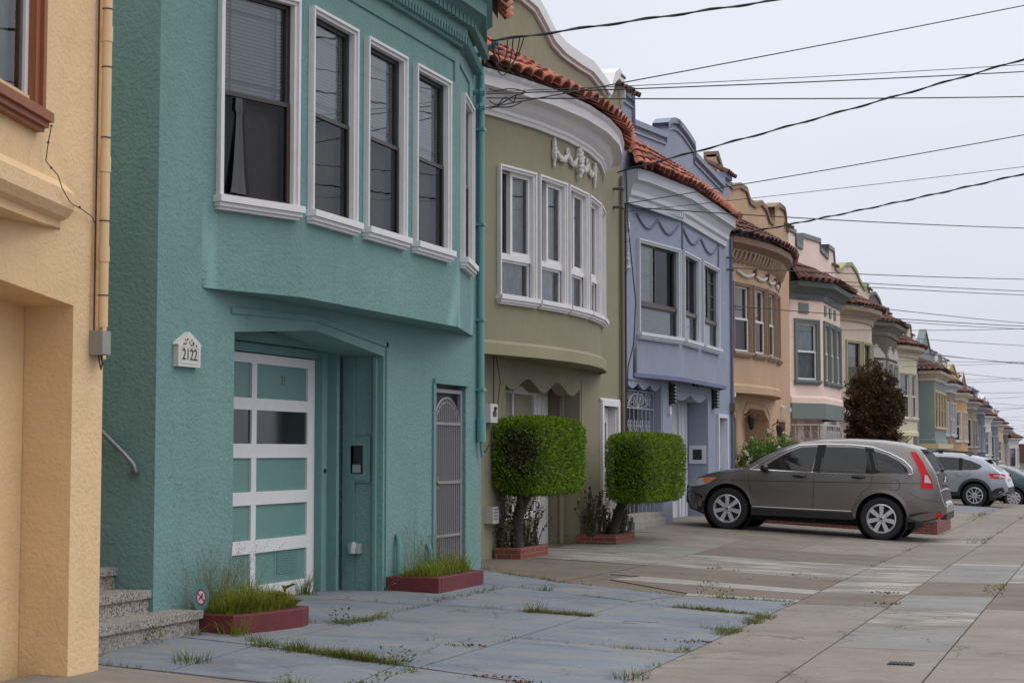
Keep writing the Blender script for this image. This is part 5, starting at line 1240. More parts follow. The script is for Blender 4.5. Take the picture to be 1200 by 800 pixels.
top_panel('windscreen', q, suv, 1.14, 1.90, .90, q['CG']); top_panel('rear_screen', q, suv, 4.05, 4.27, .90, plain('dulled_rear_glass', (.02, .021, .023), .5, spec=.1)); top_panel('tailgate', q, suv, 4.275, 4.355, .93, plain('shaded_rear_paint', (.075, .068, .065), .6, spec=.1), 0.004, 8); top_panel('bumper_top', q, suv, 4.36, 4.445, .95, plain('shaded_rear_paint', (.075, .068, .065), .6, spec=.1), .004, 6)  # body paint darkened here and glass dulled to paint out the sky reflection
m = MB(); m.box(3.94, 4.10, -.58, .58, 1.525, 1.55); ob('roof_spoiler', m, P1, suv)
for s_, z_ in ((2.03, .985), (3.02, 1.025)):
    for sg in (-1, 1):
        m = MB(); y = sg * q['wz'](s_, z_); m.tube([(s_ - .11, y, z_), (s_ - .09, y + sg * .03, z_ + .004), (s_ + .09, y + sg * .03, z_ + .01), (s_ + .11, y, z_ + .012)], .016, 8); m.blob((s_, y, z_), (.09, .012, .038)); ob('door_handle', m, plain('gloss_black', (.015, .015, .016), .15), suv, 50)
for sg in (-1, 1): m = MB(); m.blob((1.44, sg * .98, 1.09), (.085, .10, .075)); m.tube([(1.44, sg * .86, 1.06), (1.45, sg * .95, 1.07)], .03, 6); ob('door_mirror', m, plain('gloss_black', (.015, .015, .016), .15), suv, 50)
for sg in (-1,):
    c = (3.62, .93); m = MB()
    m.tube([(c[0] + .085 * math.cos(a), sg * (q['wz'](c[0], c[1] + .085 * math.sin(a)) - .001), c[1] + .085 * math.sin(a)) for a in [2 * math.pi * k / 24 for k in range(25)]], .004, 5)
ob('fuel_flap', m, q['GAP'], suv)
m = MB(); m.box(4.33, 4.37, -.35, .35, .97, 1.0); m.blob((4.34, 0, 1.06), (.02, .06, .05)); ob('tailgate_trim', m, q['CHR'], suv)
m = MB(); m.tube([(4.08, .5, 1.46), (4.24, .2, 1.26)], .012, 6); m.blob((4.27, .1, 1.20), (.05, .05, .03)); ob('rear_wiper', m, q['GAP'], suv)
m = MB(); m.tube([(3.66, 0, 1.64), (3.76, 0, 1.74)], .008, 6); ob('aerial', m, q['GAP'], suv)
for sg in (-1, 1): m = MB(); m.box(3.42 + .40, 3.42 + .42, sg * .78 - .1, sg * .78 + .08, .20, .40); ob('mud_flap', m, BLACK, suv)
suv.location = (-7.17, 29.92, .225); suv.rotation_euler = (0, R(3.1), R(-.5))

# silver crossover
P2 = paint('silver_blue_paint', (.35, .37, .42), .45, .3)
prof = [(0, .58), (.05, .70), (.2, .82), (.7, .93), (1.05, .98), (1.3, 1.13), (1.75, 1.36), (2.1, 1.47), (2.6, 1.50), (3.1, 1.48), (3.5, 1.43), (3.75, 1.37), (3.95, 1.25), (4.2, 1.06), (4.32, .98), (4.40, .80), (4.45, .62), (4.46, .58)]
bot = [(0, .36), (.15, .27), (.5, .27), (4.0, .29), (4.3, .36), (4.46, .44)]
belt = [(0, .75), (1.0, .93), (3.9, 1.06), (4.46, 1.06)]
W2 = (.90, 3.56)
cx_, side, line, q = make_car('parked_crossover', 'silver crossover with black wheel arches and roof rails behind the grey SUV', P2, prof, bot, belt, 4.46, 1.80, W2, .34, rim_style='five')
for nm, pl in {'front_window': [(1.35, 1.01), (1.7, 1.25), (2.0, 1.36), (2.28, 1.385), (2.24, 1.01)], 'rear_window': [(2.34, 1.01), (2.38, 1.39), (2.9, 1.39), (3.12, 1.375), (3.14, 1.04)], 'quarter_window': [(3.17, 1.045), (3.16, 1.37), (3.45, 1.30), (3.70, 1.20), (3.74, 1.15), (3.62, 1.07)]}.items(): side(nm, pl, q['CG'], .010)
side('window_pillar', [(2.22, 1.0), (2.26, 1.395), (2.40, 1.40), (2.36, 1.0)], q['GAP'], .011); side('window_pillar', [(3.11, 1.03), (3.09, 1.385), (3.20, 1.375), (3.20, 1.04)], q['GAP'], .011)
arch_trim(cx_, q, W2, .34, q['CLAD'], .075, .014, 4)
side('sill_cladding', [(1.32, .28), (1.30, .40), (3.14, .42), (3.16, .30)], q['CLAD'], .012)
side('rear_bumper', [(3.98, .34), (4.0, .46), (4.14, .56), (4.32, .60), (4.38, .48), (4.2, .36)], q['CLAD'], .016)
m = MB(); m.box(4.36, 4.47, -.7, .7, .42, .60); ob('bumper_bar', m, q['CLAD'], cx_)
tl = side('tail_light', [(3.93, .97), (3.98, .86), (4.16, .83), (4.38, .86), (4.37, .96), (4.2, .98)], TAILRED, .012)
side('reverse_lens', [(4.22, .86), (4.22, .94), (4.36, .93), (4.37, .87)], TAILWHITE, .016, parent=tl)
top_panel('rear_screen', q, cx_, 3.86, 4.24, .84, q['CG']); top_panel('windscreen', q, cx_, 1.1, 1.95, .88, q['CG'])
m = MB(); m.box(3.66, 3.98, -.60, .60, 1.335, 1.36); ob('roof_spoiler', m, q['CLAD'], cx_)
for sg in (-1, 1): m = MB(); m.tube([(1.9, sg * .62, 1.45), (2.05, sg * .60, 1.535), (2.6, sg * .60, 1.56), (3.2, sg * .60, 1.545), (3.42, sg * .62, 1.45)], .022, 8); m.box(2.5, 2.62, sg * .6 - .03, sg * .6 + .03, 1.48, 1.54); ob('roof_rail', m, q['CLAD'], cx_, 40)
line('door_seam', [(2.27, .98), (2.28, .42)], q['GAP'], .0045, o_=-.002); line('door_seam', [(3.42, 1.05), (3.40, .92), (3.28, .76), (3.14, .62), (3.1, .42)], q['GAP'], .0045, o_=-.002)
line('body_crease', [(1.2, .86), (2.2, .90), (3.3, .93)], q['GAP'], .003, o_=-.002)
for s_, z_ in ((2.05, .88), (3.14, .90)):
    for sg in (-1, 1): m = MB(); y = sg * q['wz'](s_, z_); m.tube([(s_ - .1, y, z_), (s_ - .08, y + sg * .03, z_), (s_ + .08, y + sg * .03, z_), (s_ + .1, y, z_)], .014, 8); ob('door_handle', m, P2, cx_, 50)
m = MB(); m.box(4.405, 4.42, -.26, .26, .70, .84); ob('licence_plate', m, plain('plate_white', (.5, .5, .52), .5), cx_)
m = MB(); m.tube([(4.0, .3, 1.24), (4.2, .1, 1.08)], .012, 6); ob('rear_wiper', m, q['GAP'], cx_)
MATS.setdefault('plate_white', plain('plate_white', (.5, .5, .52), .5))
cx_.location = (-7.36, 51.0, gz(-5.5, 51) + .02); cx_.rotation_euler = (0, R(2.2), R(-3))

# dark teal sedan, cut by the right edge
P3 = paint('dark_teal_paint', (.025, .06, .07), .4, .28)
prof = [(0, .55), (.05, .66), (.2, .74), (.9, .86), (1.2, .93), (1.7, 1.26), (2.1, 1.38), (2.7, 1.41), (3.2, 1.36), (3.6, 1.22), (4.0, 1.04), (4.1, 1.0), (4.5, .96), (4.6, .80), (4.66, .6)]
bot = [(0, .34), (.2, .24), (.6, .24), (4.0, .26), (4.4, .32), (4.66, .42)]
belt = [(0, .72), (1.0, .86), (3.9, .98), (4.66, .96)]
W3 = (.92, 3.60)
sed, side, line, q = make_car('parked_sedan', 'dark teal sedan with wheel covers, cut by the right edge of the photo', P3, prof, bot, belt, 4.66, 1.75, W3, .315, rim_style='cap')
for nm, pl in {'front_window': [(1.45, .93), (1.78, 1.18), (2.05, 1.28), (2.35, 1.31), (2.32, .93)], 'rear_window': [(2.42, .93), (2.44, 1.315), (2.9, 1.30), (3.2, 1.22), (3.42, 1.10), (3.4, .97)]}.items(): side(nm, pl, q['CG'], .005)
line('chrome_trim', [(1.4, .91), (2.4, .915), (3.5, .96), (3.45, 1.11), (3.2, 1.25)], q['CHR'], .006)
line('door_seam', [(2.36, .92), (2.37, .34)], q['GAP'], .0045, o_=-.002); line('door_seam', [(3.45, .96), (3.4, .8), (3.2, .62)], q['GAP'], .0045, o_=-.002)
side('tail_light', [(4.2, .72), (4.2, .90), (4.56, .90), (4.6, .74)], TAILRED, .01)
top_panel('rear_screen', q, sed, 3.3, 4.0, .80, q['CG']); top_panel('windscreen', q, sed, 1.25, 1.95, .86, q['CG'])
for s_, z_ in ((2.15, .84), (3.2, .87)):
    for sg in (-1, 1): m = MB(); y = sg * q['wz'](s_, z_); m.tube([(s_ - .1, y, z_), (s_ - .08, y + sg * .03, z_), (s_ + .08, y + sg * .03, z_), (s_ + .1, y, z_)], .014, 8); ob('door_handle', m, P3, sed, 50)
for sg in (-1, 1): m = MB(); m.blob((1.5, sg * .93, .98), (.08, .09, .07)); ob('door_mirror', m, P3, sed, 50)
sed.location = (-6.85, 60.2, gz(-4.5, 60) - .05); sed.rotation_euler = (0, R(2), R(-3))
# ------------------------------------------------------------------ planting
def leaf(mb, c, d, w_, l_, bend=.0, up=None):
    """a small pointed leaf of two triangles folded along its rib"""
    d = d.normalized(); s = d.cross(up if up is not None else Vector((random.gauss(0, 1), random.gauss(0, 1), random.gauss(0, 1))))
    if s.length < 1e-3: s = d.cross(Vector((1, 0, 0)))
    s.normalize(); n = s.cross(d); a = c; b = c + d * l_ - Vector((0, 0, bend * l_)); m = c + d * (l_ * .45) + n * (l_ * .08)
    mb.add([a, m + s * w_, b, m - s * w_], [(0, 1, 2), (0, 2, 3)])
def rvec(): 
    v = Vector((random.gauss(0, 1), random.gauss(0, 1), random.gauss(0, 1))); return v.normalized()
def blade(mb, p, h, lean, w_, az):
    d = Vector((math.cos(az), math.sin(az), 0)); s = Vector((-d.y, d.x, 0)); k = 4; vs = []
    for i in range(k + 1):
        t = i / k; q = p + Vector((0, 0, h * (t - .25 * lean * t * t))) + d * (lean * h * t * t); ww = w_ * (1 - t) + .0004
        vs += [q - s * ww, q + s * ww]
    mb.add(vs, [(2 * i, 2 * i + 1, 2 * i + 3, 2 * i + 2) for i in range(k)])
HEDGE = island('clipped_hedge_leaf', [(.03, .065, .005), (.13, .25, .007), (.21, .35, .014), (.10, .19, .007), (.30, .42, .03), (.06, .125, .006), (.16, .15, .03)], .6, .3, .3)
DEADF = island('dead_hedge_twig', [(.06, .043, .032), (.12, .088, .066), (.17, .13, .095), (.045, .032, .024), (.07, .085, .02)], .9, .1)
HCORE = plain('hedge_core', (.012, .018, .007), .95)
BARK1 = bark('hedge_bark', (.018, .014, .011), (.065, .05, .04))
REDLEAF = island('dark_red_leaf', [(.035, .022, .012), (.085, .042, .02), (.14, .062, .028), (.055, .044, .016), (.10, .075, .028), (.03, .028, .012), (.17, .075, .035)], .6, .25, .15)
GRASS = island('grass_blade', [(.13, .18, .013), (.19, .24, .018), (.25, .28, .035), (.10, .15, .012), (.31, .29, .08), (.16, .21, .016)], .7, .2, .25)
JGRASS = island('joint_grass_blade', [(.07, .105, .012), (.11, .15, .018), (.15, .18, .025), (.055, .085, .010), (.20, .19, .06), (.13, .095, .035)], .75, .2, .2)
DRYG = island('dry_grass', [(.22, .19, .09), (.30, .25, .13), (.16, .15, .06), (.12, .14, .05)], .8, .15, .2)
WEED = island('weed_leaf', [(.05, .10, .018), (.09, .15, .03), (.13, .18, .04), (.06, .11, .02), (.17, .19, .07)], .7, .2, .2)
BUSHL = island('bright_bush_leaf', [(.06, .13, .02), (.11, .21, .03), (.18, .28, .05), (.07, .16, .025), (.24, .32, .08)], .5, .35, .25)
GREYL = island('dusty_shrub_leaf', [(.07, .075, .035), (.12, .125, .07), (.18, .175, .11), (.08, .095, .04), (.10, .07, .05)], .8, .15, .15)
def hedge_box(hx, hy, hz, ex=7.0):
    def surf():
        while True:
            v = rvec(); r_ = (abs(v.x) ** ex + abs(v.y) ** ex + abs(v.z) ** ex) ** (-1 / ex)
            if random.random() < min(1, r_ * r_ / 2.4): break
        p = v * r_; n = Vector((abs(p.x) ** (ex - 1) * (1 if p.x > 0 else -1) / hx, abs(p.y) ** (ex - 1) * (1 if p.y > 0 else -1) / hy, abs(p.z) ** (ex - 1) * (1 if p.z > 0 else -1) / hz)).normalized()
        return Vector((p.x * hx, p.y * hy, p.z * hz)), n
    return surf
def topiary(base, centre, half, trunk, label, rotz=0, dead=None, n=26000):
    root = empty('clipped_hedge_tree', base); tag(root, label, 'topiary')
    off = Vector(base); c = Vector(centre) - off
    M = Matrix.Rotation(rotz, 3, 'Z'); surf = hedge_box(*half)
    m = MB(); md = MB()
    for i in range(n):
        p, nn = surf(); q = p + nn * .0
        nz = noise.noise(q * 5) * .022 + noise.noise(q * 17) * .018; dep = random.random() ** 1.8 * .10
        w0 = M @ (p + nn * (nz - dep)) + c; d = (M @ nn + rvec() * .85 + Vector((0, 0, .25))).normalized()
        wp = w0 + off
        if noise.noise(q * 11 + Vector((3, 1, 7))) > .30 and random.random() < .7: continue
        isdead = dead is not None and dead(wp, p)
        l_ = random.uniform(.03, .062)
        if isdead:
            if random.random() < .16: leaf(m, w0, d, random.uniform(.005, .010), l_)
            elif random.random() < .8: leaf(md, w0 - (M @ nn) * random.random() * .05, d, random.uniform(.003, .008), l_ * 1.2)
        else: leaf(m, w0, d, random.uniform(.006, .012), l_)
    # stray sprigs below and on the rim
    for i in range(500):
        p, nn = surf()
        if p.z > -half[2] * .7: continue
        w0 = M @ p + c
        leaf(m, w0 - Vector((0, 0, random.random() * .05)), (rvec() + Vector((0, 0, -.6))).normalized(), .007, .05)
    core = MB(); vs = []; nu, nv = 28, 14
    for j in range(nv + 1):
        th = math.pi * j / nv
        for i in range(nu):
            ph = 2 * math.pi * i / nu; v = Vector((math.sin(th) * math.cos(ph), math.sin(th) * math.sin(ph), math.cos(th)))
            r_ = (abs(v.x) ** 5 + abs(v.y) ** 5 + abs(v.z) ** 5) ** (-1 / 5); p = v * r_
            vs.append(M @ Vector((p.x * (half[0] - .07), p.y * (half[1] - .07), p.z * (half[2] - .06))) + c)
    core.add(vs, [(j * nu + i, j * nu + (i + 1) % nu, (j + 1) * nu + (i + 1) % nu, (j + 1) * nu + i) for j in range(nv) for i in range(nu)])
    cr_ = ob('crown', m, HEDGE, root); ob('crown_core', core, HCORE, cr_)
    if md.v: tag(ob('dead_foliage', md, DEADF, cr_), 'bare brown patch of dead twigs')
    m = MB()
    for pts, rs in trunk: m.tube([Vector(p) - off for p in pts], rs, 10)
    ob('trunk', m, BARK1, root, 60)
    return root
def dead_patch(wp, p):
    # brown die-back on the face towards the teal house
    q = Vector(((wp.x + 7.20) / .27, (wp.z - 1.50) / .30)); e = noise.noise(wp * 6) * .35
    return wp.y < 21.0 and q.length + e + random.gauss(0, .22) < .86
topiary((-7.36, 21.0, .26), (-7.25, 21.6, 1.455), (.36, 1.0, .49),
    [([(-7.36, 21.0, .24), (-7.37, 21.0, .6), (-7.33, 21.1, .85), (-7.28, 21.3, 1.2)], [.085, .07, .075, .06]), ([(-7.37, 21.0, .55), (-7.36, 21.25, .85), (-7.28, 21.6, 1.1)], [.05, .04, .03]), ([(-7.35, 21.05, .75), (-7.3, 20.9, 1.0)], [.05, .03])],
    'clipped box hedge on a trunk with a bare brown patch, nearest the teal house', 0, dead_patch)
topiary((-7.13, 24.6, .26), (-6.73, 25.1, 1.275), (.36, 1.15, .49),
    [([(-7.13, 24.6, .24), (-7.06, 24.62, .55), (-6.96, 24.66, .82), (-6.84, 24.8, 1.1)], [.085, .075, .07, .06]), ([(-6.98, 24.65, .76), (-6.74, 24.75, .86), (-6.54, 24.85, .92), (-6.45, 24.9, 1.0)], [.05, .045, .04, .03])],
    'evenly green clipped box hedge on a leaning trunk, beside the lavender house')
BRICK = brick('red_brick', (.235, .055, .036), (.165, .045, .032), (.22, .165, .13))
BRICK2 = brick('dark_red_brick', (.21, .06, .042), (.15, .05, .04), (.22, .17, .14))
SOIL = plain('dark_soil', (.03, .024, .018), .95, var=.3)
def planter(name, x0, x1, y0, y1, z0, h, t, mat, label, cat='planter'):
    b = ((x0 + x1) / 2, (y0 + y1) / 2, z0); root = empty(name, b); tag(root, label, cat)
    m = MB(); m.box(x0, x1, y0, y0 + t, z0 - .1, z0 + h); m.box(x0, x1, y1 - t, y1, z0 - .1, z0 + h); m.box(x0, x0 + t, y0 + t, y1 - t, z0 - .1, z0 + h); m.box(x1 - t, x1, y0 + t, y1 - t, z0 - .1, z0 + h)
    o = ob('planter_wall', m, mat, root, off=b); bv = o.modifiers.new('bevel', 'BEVEL'); bv.width = .008; bv.segments = 2
    m = MB(); m.box(x0 + t, x1 - t, y0 + t, y1 - t, z0 - .05, z0 + h - .03); ob('soil', m, SOIL, root, off=b); return root
planter('brick_planter', -7.58, -7.21, 20.68, 21.80, .14, .14, .09, BRICK, 'low red brick planter under the hedge with the brown patch')
planter('brick_planter', -7.58, -6.98, 24.28, 25.32, .13, .165, .09, BRICK, 'low red brick planter under the leaning trunk hedge')
b = planter('brick_planter', -6.9, -3.12, 31.9, 34.6, .06, .20, .2, BRICK2, 'long dark brick planter behind and below the grey SUV')
planter('painted_planter', -6.885, -6.32, 15.68, 16.95, .12, .15, .08, REDPAINT, 'oxblood red planter below the barred gate')
# the left painted planter has a skewed front
root = empty('painted_planter', (-6.5, 12.4, .12)); tag(root, 'oxblood red planter beside the terrazzo step, under the house number', 'planter')
out_ = [(-6.885, 11.66), (-6.36, 11.62), (-6.24, 11.95), (-6.16, 12.38), (-6.20, 12.58), (-6.885, 12.62)]
inn = [(-6.81, 11.74), (-6.42, 11.70), (-6.32, 11.97), (-6.245, 12.38), (-6.28, 12.50), (-6.81, 12.54)]
m = MB(); k = len(out_); B_ = Vector((-6.5, 12.4, .12))
vs = [Vector((x, y, 0)) - B_ for x, y in out_] + [Vector((x, y, .265)) - B_ for x, y in out_] + [Vector((x, y, .265)) - B_ for x, y in inn] + [Vector((x, y, 0)) - B_ for x, y in inn]
m.add(vs, [(i, (i + 1) % k, k + (i + 1) % k, k + i) for i in range(k)] + [(k + i, k + (i + 1) % k, 2 * k + (i + 1) % k, 2 * k + i) for i in range(k)] + [(2 * k + i, 2 * k + (i + 1) % k, 3 * k + (i + 1) % k, 3 * k + i) for i in range(k)])
o = ob('planter_wall', m, REDPAINT, root); bv = o.modifiers.new('bevel', 'BEVEL'); bv.width = .01; bv.segments = 2; bv.limit_method = 'ANGLE'
m = MB(); m.quad(*[Vector((x, y, .235)) - B_ for x, y in inn]); ob('soil', m, SOIL, root)
def grass_in(label, inside, z, n, nd, hmax, bias=None):
    m = MB(); pts = 0
    while pts < n:
        x, y = inside(); h = random.uniform(.07, .17); h *= .8 + 1.1 * max(0, noise.noise(Vector((x * 2.2, y * 2.2, 1.5))) + .4); blade(m, Vector((x, y, z)), h * random.uniform(.7, 1.3), random.uniform(.2, 1.1), random.uniform(.003, .0055), random.uniform(0, 6.28)); pts += 1
    g = top('grass', m, GRASS, (x, y, z)); tag(g, label, 'grass', kind='stuff')
    m = MB()
    for k in range(nd):
        x, y = bias() if bias else inside(); h = random.uniform(.3, hmax) * random.uniform(.6, 1); az = random.uniform(0, 6.28); ln = random.uniform(.15, .75)
        blade(m, Vector((x, y, z)), h, ln, .0014, az)
        d = Vector((math.cos(az), math.sin(az), 0)); tip = Vector((x, y, z)) + Vector((0, 0, h * (1 - .25 * ln))) + d * ln * h
        for q in range(7): leaf(m, tip - d * (ln * .02 * q * h * 2) - Vector((0, 0, .018 * q)), (rvec() + Vector((0, 0, .5))), .002, .022)
    g2 = top('tall_grass', m, DRYG, (x, y, z)); tag(g2, label.replace('grass', 'seeding tall grass'), 'grass', kind='stuff')
from mathutils.geometry import intersect_point_tri_2d
def in_poly():
    while True:
        x, y = random.uniform(-6.84, -6.22), random.uniform(11.66, 12.58); c = False; j = len(inn) - 1
        for i in range(len(inn)):
            (xi, yi), (xj, yj) = inn[i], inn[j]
            if (yi > y) != (yj > y) and x < (xj - xi) * (y - yi) / (yj - yi) + xi: c = not c
            j = i
        if c: return x, y
grass_in('mounded green grass filling the oxblood planter by the step', in_poly, .225, 5200, 230, .75, lambda: (random.uniform(-6.84, -6.6), random.uniform(11.7, 12.5)))
grass_in('thin green grass in the oxblood planter below the barred gate', lambda: (random.uniform(-6.80, -6.41), random.uniform(15.77, 16.86)), .235, 1700, 110, .8, lambda: (random.uniform(-6.84, -6.6), random.uniform(15.8, 16.8)))
# dock plant with yellow leaves at the planter's end
m = MB(); p0 = Vector((-6.34, 12.42, .24))
for k in range(9):
    az = k * .75; leaf(m, p0 + Vector((0, 0, .02 * k)), Vector((math.cos(az), math.sin(az), random.uniform(.2, 1.0))), .035, random.uniform(.12, .2), .2)
top_ = top('dock_plant', m, island('dock_leaf', [(.05, .10, .02), (.09, .16, .03), (.42, .30, .03), (.06, .12, .02)], .6, .3, .2), p0); tag(top_, 'broad leaved dock plant with a yellow leaf at the right end of the planter', 'plant')
# no-dog sign
sg = empty('dog_sign', (-6.70, 11.72, .24)); tag(sg, 'small oval no dogs sign on a green stake in the planter', 'sign')
fn = lambda a, b, d: (a * .72 + d * .69, a * -.69 + d * .72 - .0, b)
def fs(a, b, d): return (a * .90 + d * .44, a * .44 - d * .90, b)
def ell(rx, rz, cz, n=28): return [(rx * math.cos(2 * math.pi * i / n), cz + rz * math.sin(2 * math.pi * i / n)) for i in range(n)]
m = MB(); m.prism([(-.035, -.05), (.035, -.05), (.04, .06), (-.04, .06)], fs, 0, .006); ob('stake', m, plain('sign_green', (.02, .16, .12), .4), sg)
m = MB(); m.prism(ell(.062, .105, .145), fs, 0, .007); pl = ob('plate', m, plain('sign_teal', (.09, .30, .31), .4), sg)
m = MB(); m.prism(ell(.036, .058, .148), fs, .007, .009); ob('disc', m, plain('sign_white', (.72, .68, .70), .5), pl)
m = MB(); A_ = ell(.038, .062, .148); I_ = ell(.028, .049, .148); k = len(A_)
m.add([fs(a, b, .0095) for a, b in A_] + [fs(a, b, .0095) for a, b in I_], [(i, (i + 1) % k, k + (i + 1) % k, k + i) for i in range(k)]); m.prism([(-.022, .182), (-.028, .174), (.022, .113), (.028, .121)], fs, .0105, .0115); ob('ban_ring', m, plain('sign_red', (.42, .02, .07), .4), pl)
m = MB(); m.prism([(-.018, .125), (-.012, .145), (-.004, .150), (.004, .165), (.007, .180), (.016, .176), (.012, .168), (.012, .152), (.014, .124), (.009, .124), (.006, .142), (-.004, .140), (-.009, .124)], fs, .0096, .0104); ob('dog_figure', m, plain('sign_black', (.03, .02, .03), .5), pl)
# straggly shrubs in the brick planters
def shrub(name, base, n, h, spread, label, leafm, flowers=0, lean=0, lsz=(.012, .035)):
    root = empty(name, base); tag(root, label, 'shrub'); st_ = MB(); lf = MB(); fl = MB()
    for i in range(n):
        az = random.uniform(0, 6.28); r_ = random.random() ** .5 * spread * .5; p = Vector((math.cos(az) * r_ * .6, math.sin(az) * r_, 0)); H_ = h * random.uniform(.45, 1.05); d = Vector((math.cos(az) * .25 * spread + lean, math.sin(az) * .3 * spread, 1)).normalized(); pts = [p]
        for k in range(6): d = (d + rvec() * .16).normalized(); p = p + d * (H_ / 6); pts.append(p)
        st_.tube(pts, [.006, .005, .005, .004, .003, .003, .002], 4)
        for k in range(1, 7):
            for q in range(random.randint(4, 9)):
                leaf(lf, pts[k].lerp(pts[k - 1], random.random()) , (rvec() + d * .5), random.uniform(*lsz) * .5, random.uniform(lsz[0] * 2, lsz[1] * 1.6))
        if i < flowers: fl = MB(); fl.blob(pts[-1], .020, jitter=.4); fl.blob(pts[-1] + rvec() * .012, .016, jitter=.4); ob('flower', fl, island('flower_red', [(.28, .03, .03), (.2, .02, .04), (.12, .02, .02)], .6), root)
    ob('stems', st_, BARK1, root); ob('foliage', lf, leafm, root)
shrub('planter_shrub', (-7.47, 20.95, .24), 34, .75, .45, 'straggly dusty shrub around the trunk of the brown patched hedge', GREYL)
shrub('planter_shrub', (-7.40, 21.5, .24), 26, .72, .5, 'thin seedy shrub right of the trunk of the brown patched hedge', GREYL)
shrub('planter_shrub', (-7.36, 24.5, .26), 34, .72, .5, 'red flowered geranium left of the leaning trunk', GREYL, 12)
shrub('planter_shrub', (-7.15, 25.0, .26), 28, .42, .6, 'low pale shrub right of the leaning trunk', island('pale_shrub_leaf', [(.10, .11, .06), (.16, .16, .10), (.22, .21, .14), (.07, .08, .04)], .8, .1, .15))
# bright bush behind the bonnet, dark red tree further on
def leafy(name, base, centre, radii, n, leafm, label, cat, trunk, lobes=9, lsz=(.02, .06), blossoms=0):
    root = empty(name, base); tag(root, label, cat); off = Vector(base); c = Vector(centre) - off; m = MB(); fl = MB()
    L_ = [(Vector((0, 0, 0)), 1.0)]
    for k in range(lobes):
        v = rvec(); L_.append((Vector((v.x * radii[0] * .55, v.y * radii[1] * .55, v.z * radii[2] * .6)), random.uniform(.38, .62)))
    clump = []
    for i in range(n // 28):
        o_, s_ = random.choice(L_[1:] + L_[:1] * 3); v = rvec(); r_ = random.random() ** .35
        clump.append(o_ + Vector((v.x * radii[0], v.y * radii[1], v.z * radii[2])) * (s_ * r_ * (.93 + .25 * noise.noise(v * 2.5))))
    for q in clump:
        ax = (q + Vector((0, 0, .25))).normalized() if q.length > .01 else rvec(); s_ = random.uniform(.6, 1.3)
        for j in range(28):
            p = q + rvec() * (random.random() ** .6 * .13 * s_); leaf(m, p + c, (rvec() * .9 + ax), random.uniform(lsz[0], lsz[1]) * .38, random.uniform(*lsz) * 1.3)
    for k in range(blossoms):
        v = rvec(); q = Vector((v.x * radii[0], v.y * radii[1], v.z * radii[2])) * .97
        for j in range(6): fl.blob(q + c + rvec() * .035, .022, jitter=.3)
    ob('crown', m, leafm, root)
    if blossoms: ob('blossoms', fl, plain('cream_blossom', (.55, .54, .42), .7), root)
    m = MB()
    for pts, rs in trunk: m.tube([Vector(p) - off for p in pts], rs, 8)
    ob('trunk', m, BARK1, root, 60)
leafy('flowering_bush', (-7.1, 36.6, .2), (-7.0, 36.8, 1.25), (.82, 1.25, .74), 16000, BUSHL, 'bright green bush with cream blossoms behind the SUV bonnet', 'bush', [([(-7.1, 36.6, .1), (-7.1, 36.6, 1.0), (-7.0, 36.8, 1.5)], [.05, .04, .02])], blossoms=75)
leafy('dark_red_tree', (-6.85, 51.5, .1), (-6.85, 51.5, 2.55), (1.0, 1.15, 1.62), 52000, REDLEAF, 'dense dark red leaved tree behind the roof of the grey SUV', 'tree', [([(-6.85, 51.5, 0), (-6.85, 51.5, 1.6), (-6.8, 51.6, 2.8)], [.12, .10, .04]), ([(-6.85, 51.5, 1.3), (-6.4, 51.8, 2.4)], [.06, .02]), ([(-6.85, 51.5, 1.4), (-7.3, 51.1, 2.5)], [.06, .02])], 26, (.035, .085))
# weeds in the paving
def tuft(mb, x, y, r_, n, h, kind='grass'):
    z = gz(x, y) - .02
    for i in range(n):
        az = random.uniform(0, 6.28); q = random.random() ** .6 * r_
        if kind == 'grass': blade(mb, Vector((x + math.cos(az) * q, y + math.sin(az) * q, z)), h * random.uniform(.5, 1.2), random.uniform(.3, 1.2), random.uniform(.002, .004), az + random.uniform(-.8, .8))
        else: leaf(mb, Vector((x + math.cos(az) * q, y + math.sin(az) * q, z + random.random() * h)), Vector((math.cos(az), math.sin(az), random.uniform(.2, 1.2))), random.uniform(.004, .008), random.uniform(.018, .038))
def tuft_thing(x, y, r_, n, h, label, kind='grass', mat=None):
    m = MB(); tuft(m, x, y, r_, n, h, kind); o = top('weed_tuft', m, mat or JGRASS, (x, y, gz(x, y))); tag(o, label, 'weed', 'weed tufts in the paving')
tuft_thing(-5.88, 10.15, .14, 90, .12, 'blue green spiky grass tuft nearest the yellow house corner')
tuft_thing(-4.68, 10.85, .12, 70, .13, 'broad leaved weed at the lower end of the long grassy joint', 'leaf', WEED)
tuft_thing(-4.95, 14.6, .10, 60, .16, 'lone grass tuft in mid forecourt with long seed stalks')
tuft_thing(-3.08, 11.05, .14, 90, .10, 'yellow green tuft at the forecourt edge near the bottom of the photo')
tuft_thing(-3.12, 12.75, .08, 45, .08, 'small tuft on the forecourt edge, halfway along it')
tuft_thing(-4.0, 17.25, .12, 60, .16, 'leafy weed on the far edge of the blue forecourt', 'leaf', WEED)
tuft_thing(-3.75, 17.05, .06, 40, .14, 'upright weed just right of the leafy one on the far forecourt edge', 'leaf', WEED)
tuft_thing(-7.42, 14.95, .12, 90, .30, 'tall grass tuft in the corner by the garage door')
tuft_thing(-6.35, 11.62, .12, 110, .2, 'long trailing grass at the front corner of the oxblood planter by the step', 'grass', GRASS)
tuft_thing(-6.58, 11.45, .06, 40, .12, 'yellowed tuft at the foot of the terrazzo step', 'grass', DRYG)
tuft_thing(-6.56, 10.85, .07, 50, .14, 'weed growing against the first terrazzo riser', 'leaf', WEED)
tuft_thing(-6.80, 15.6, .07, 50, .16, 'dry weed at the left corner of the planter below the gate', 'leaf', GREYL)
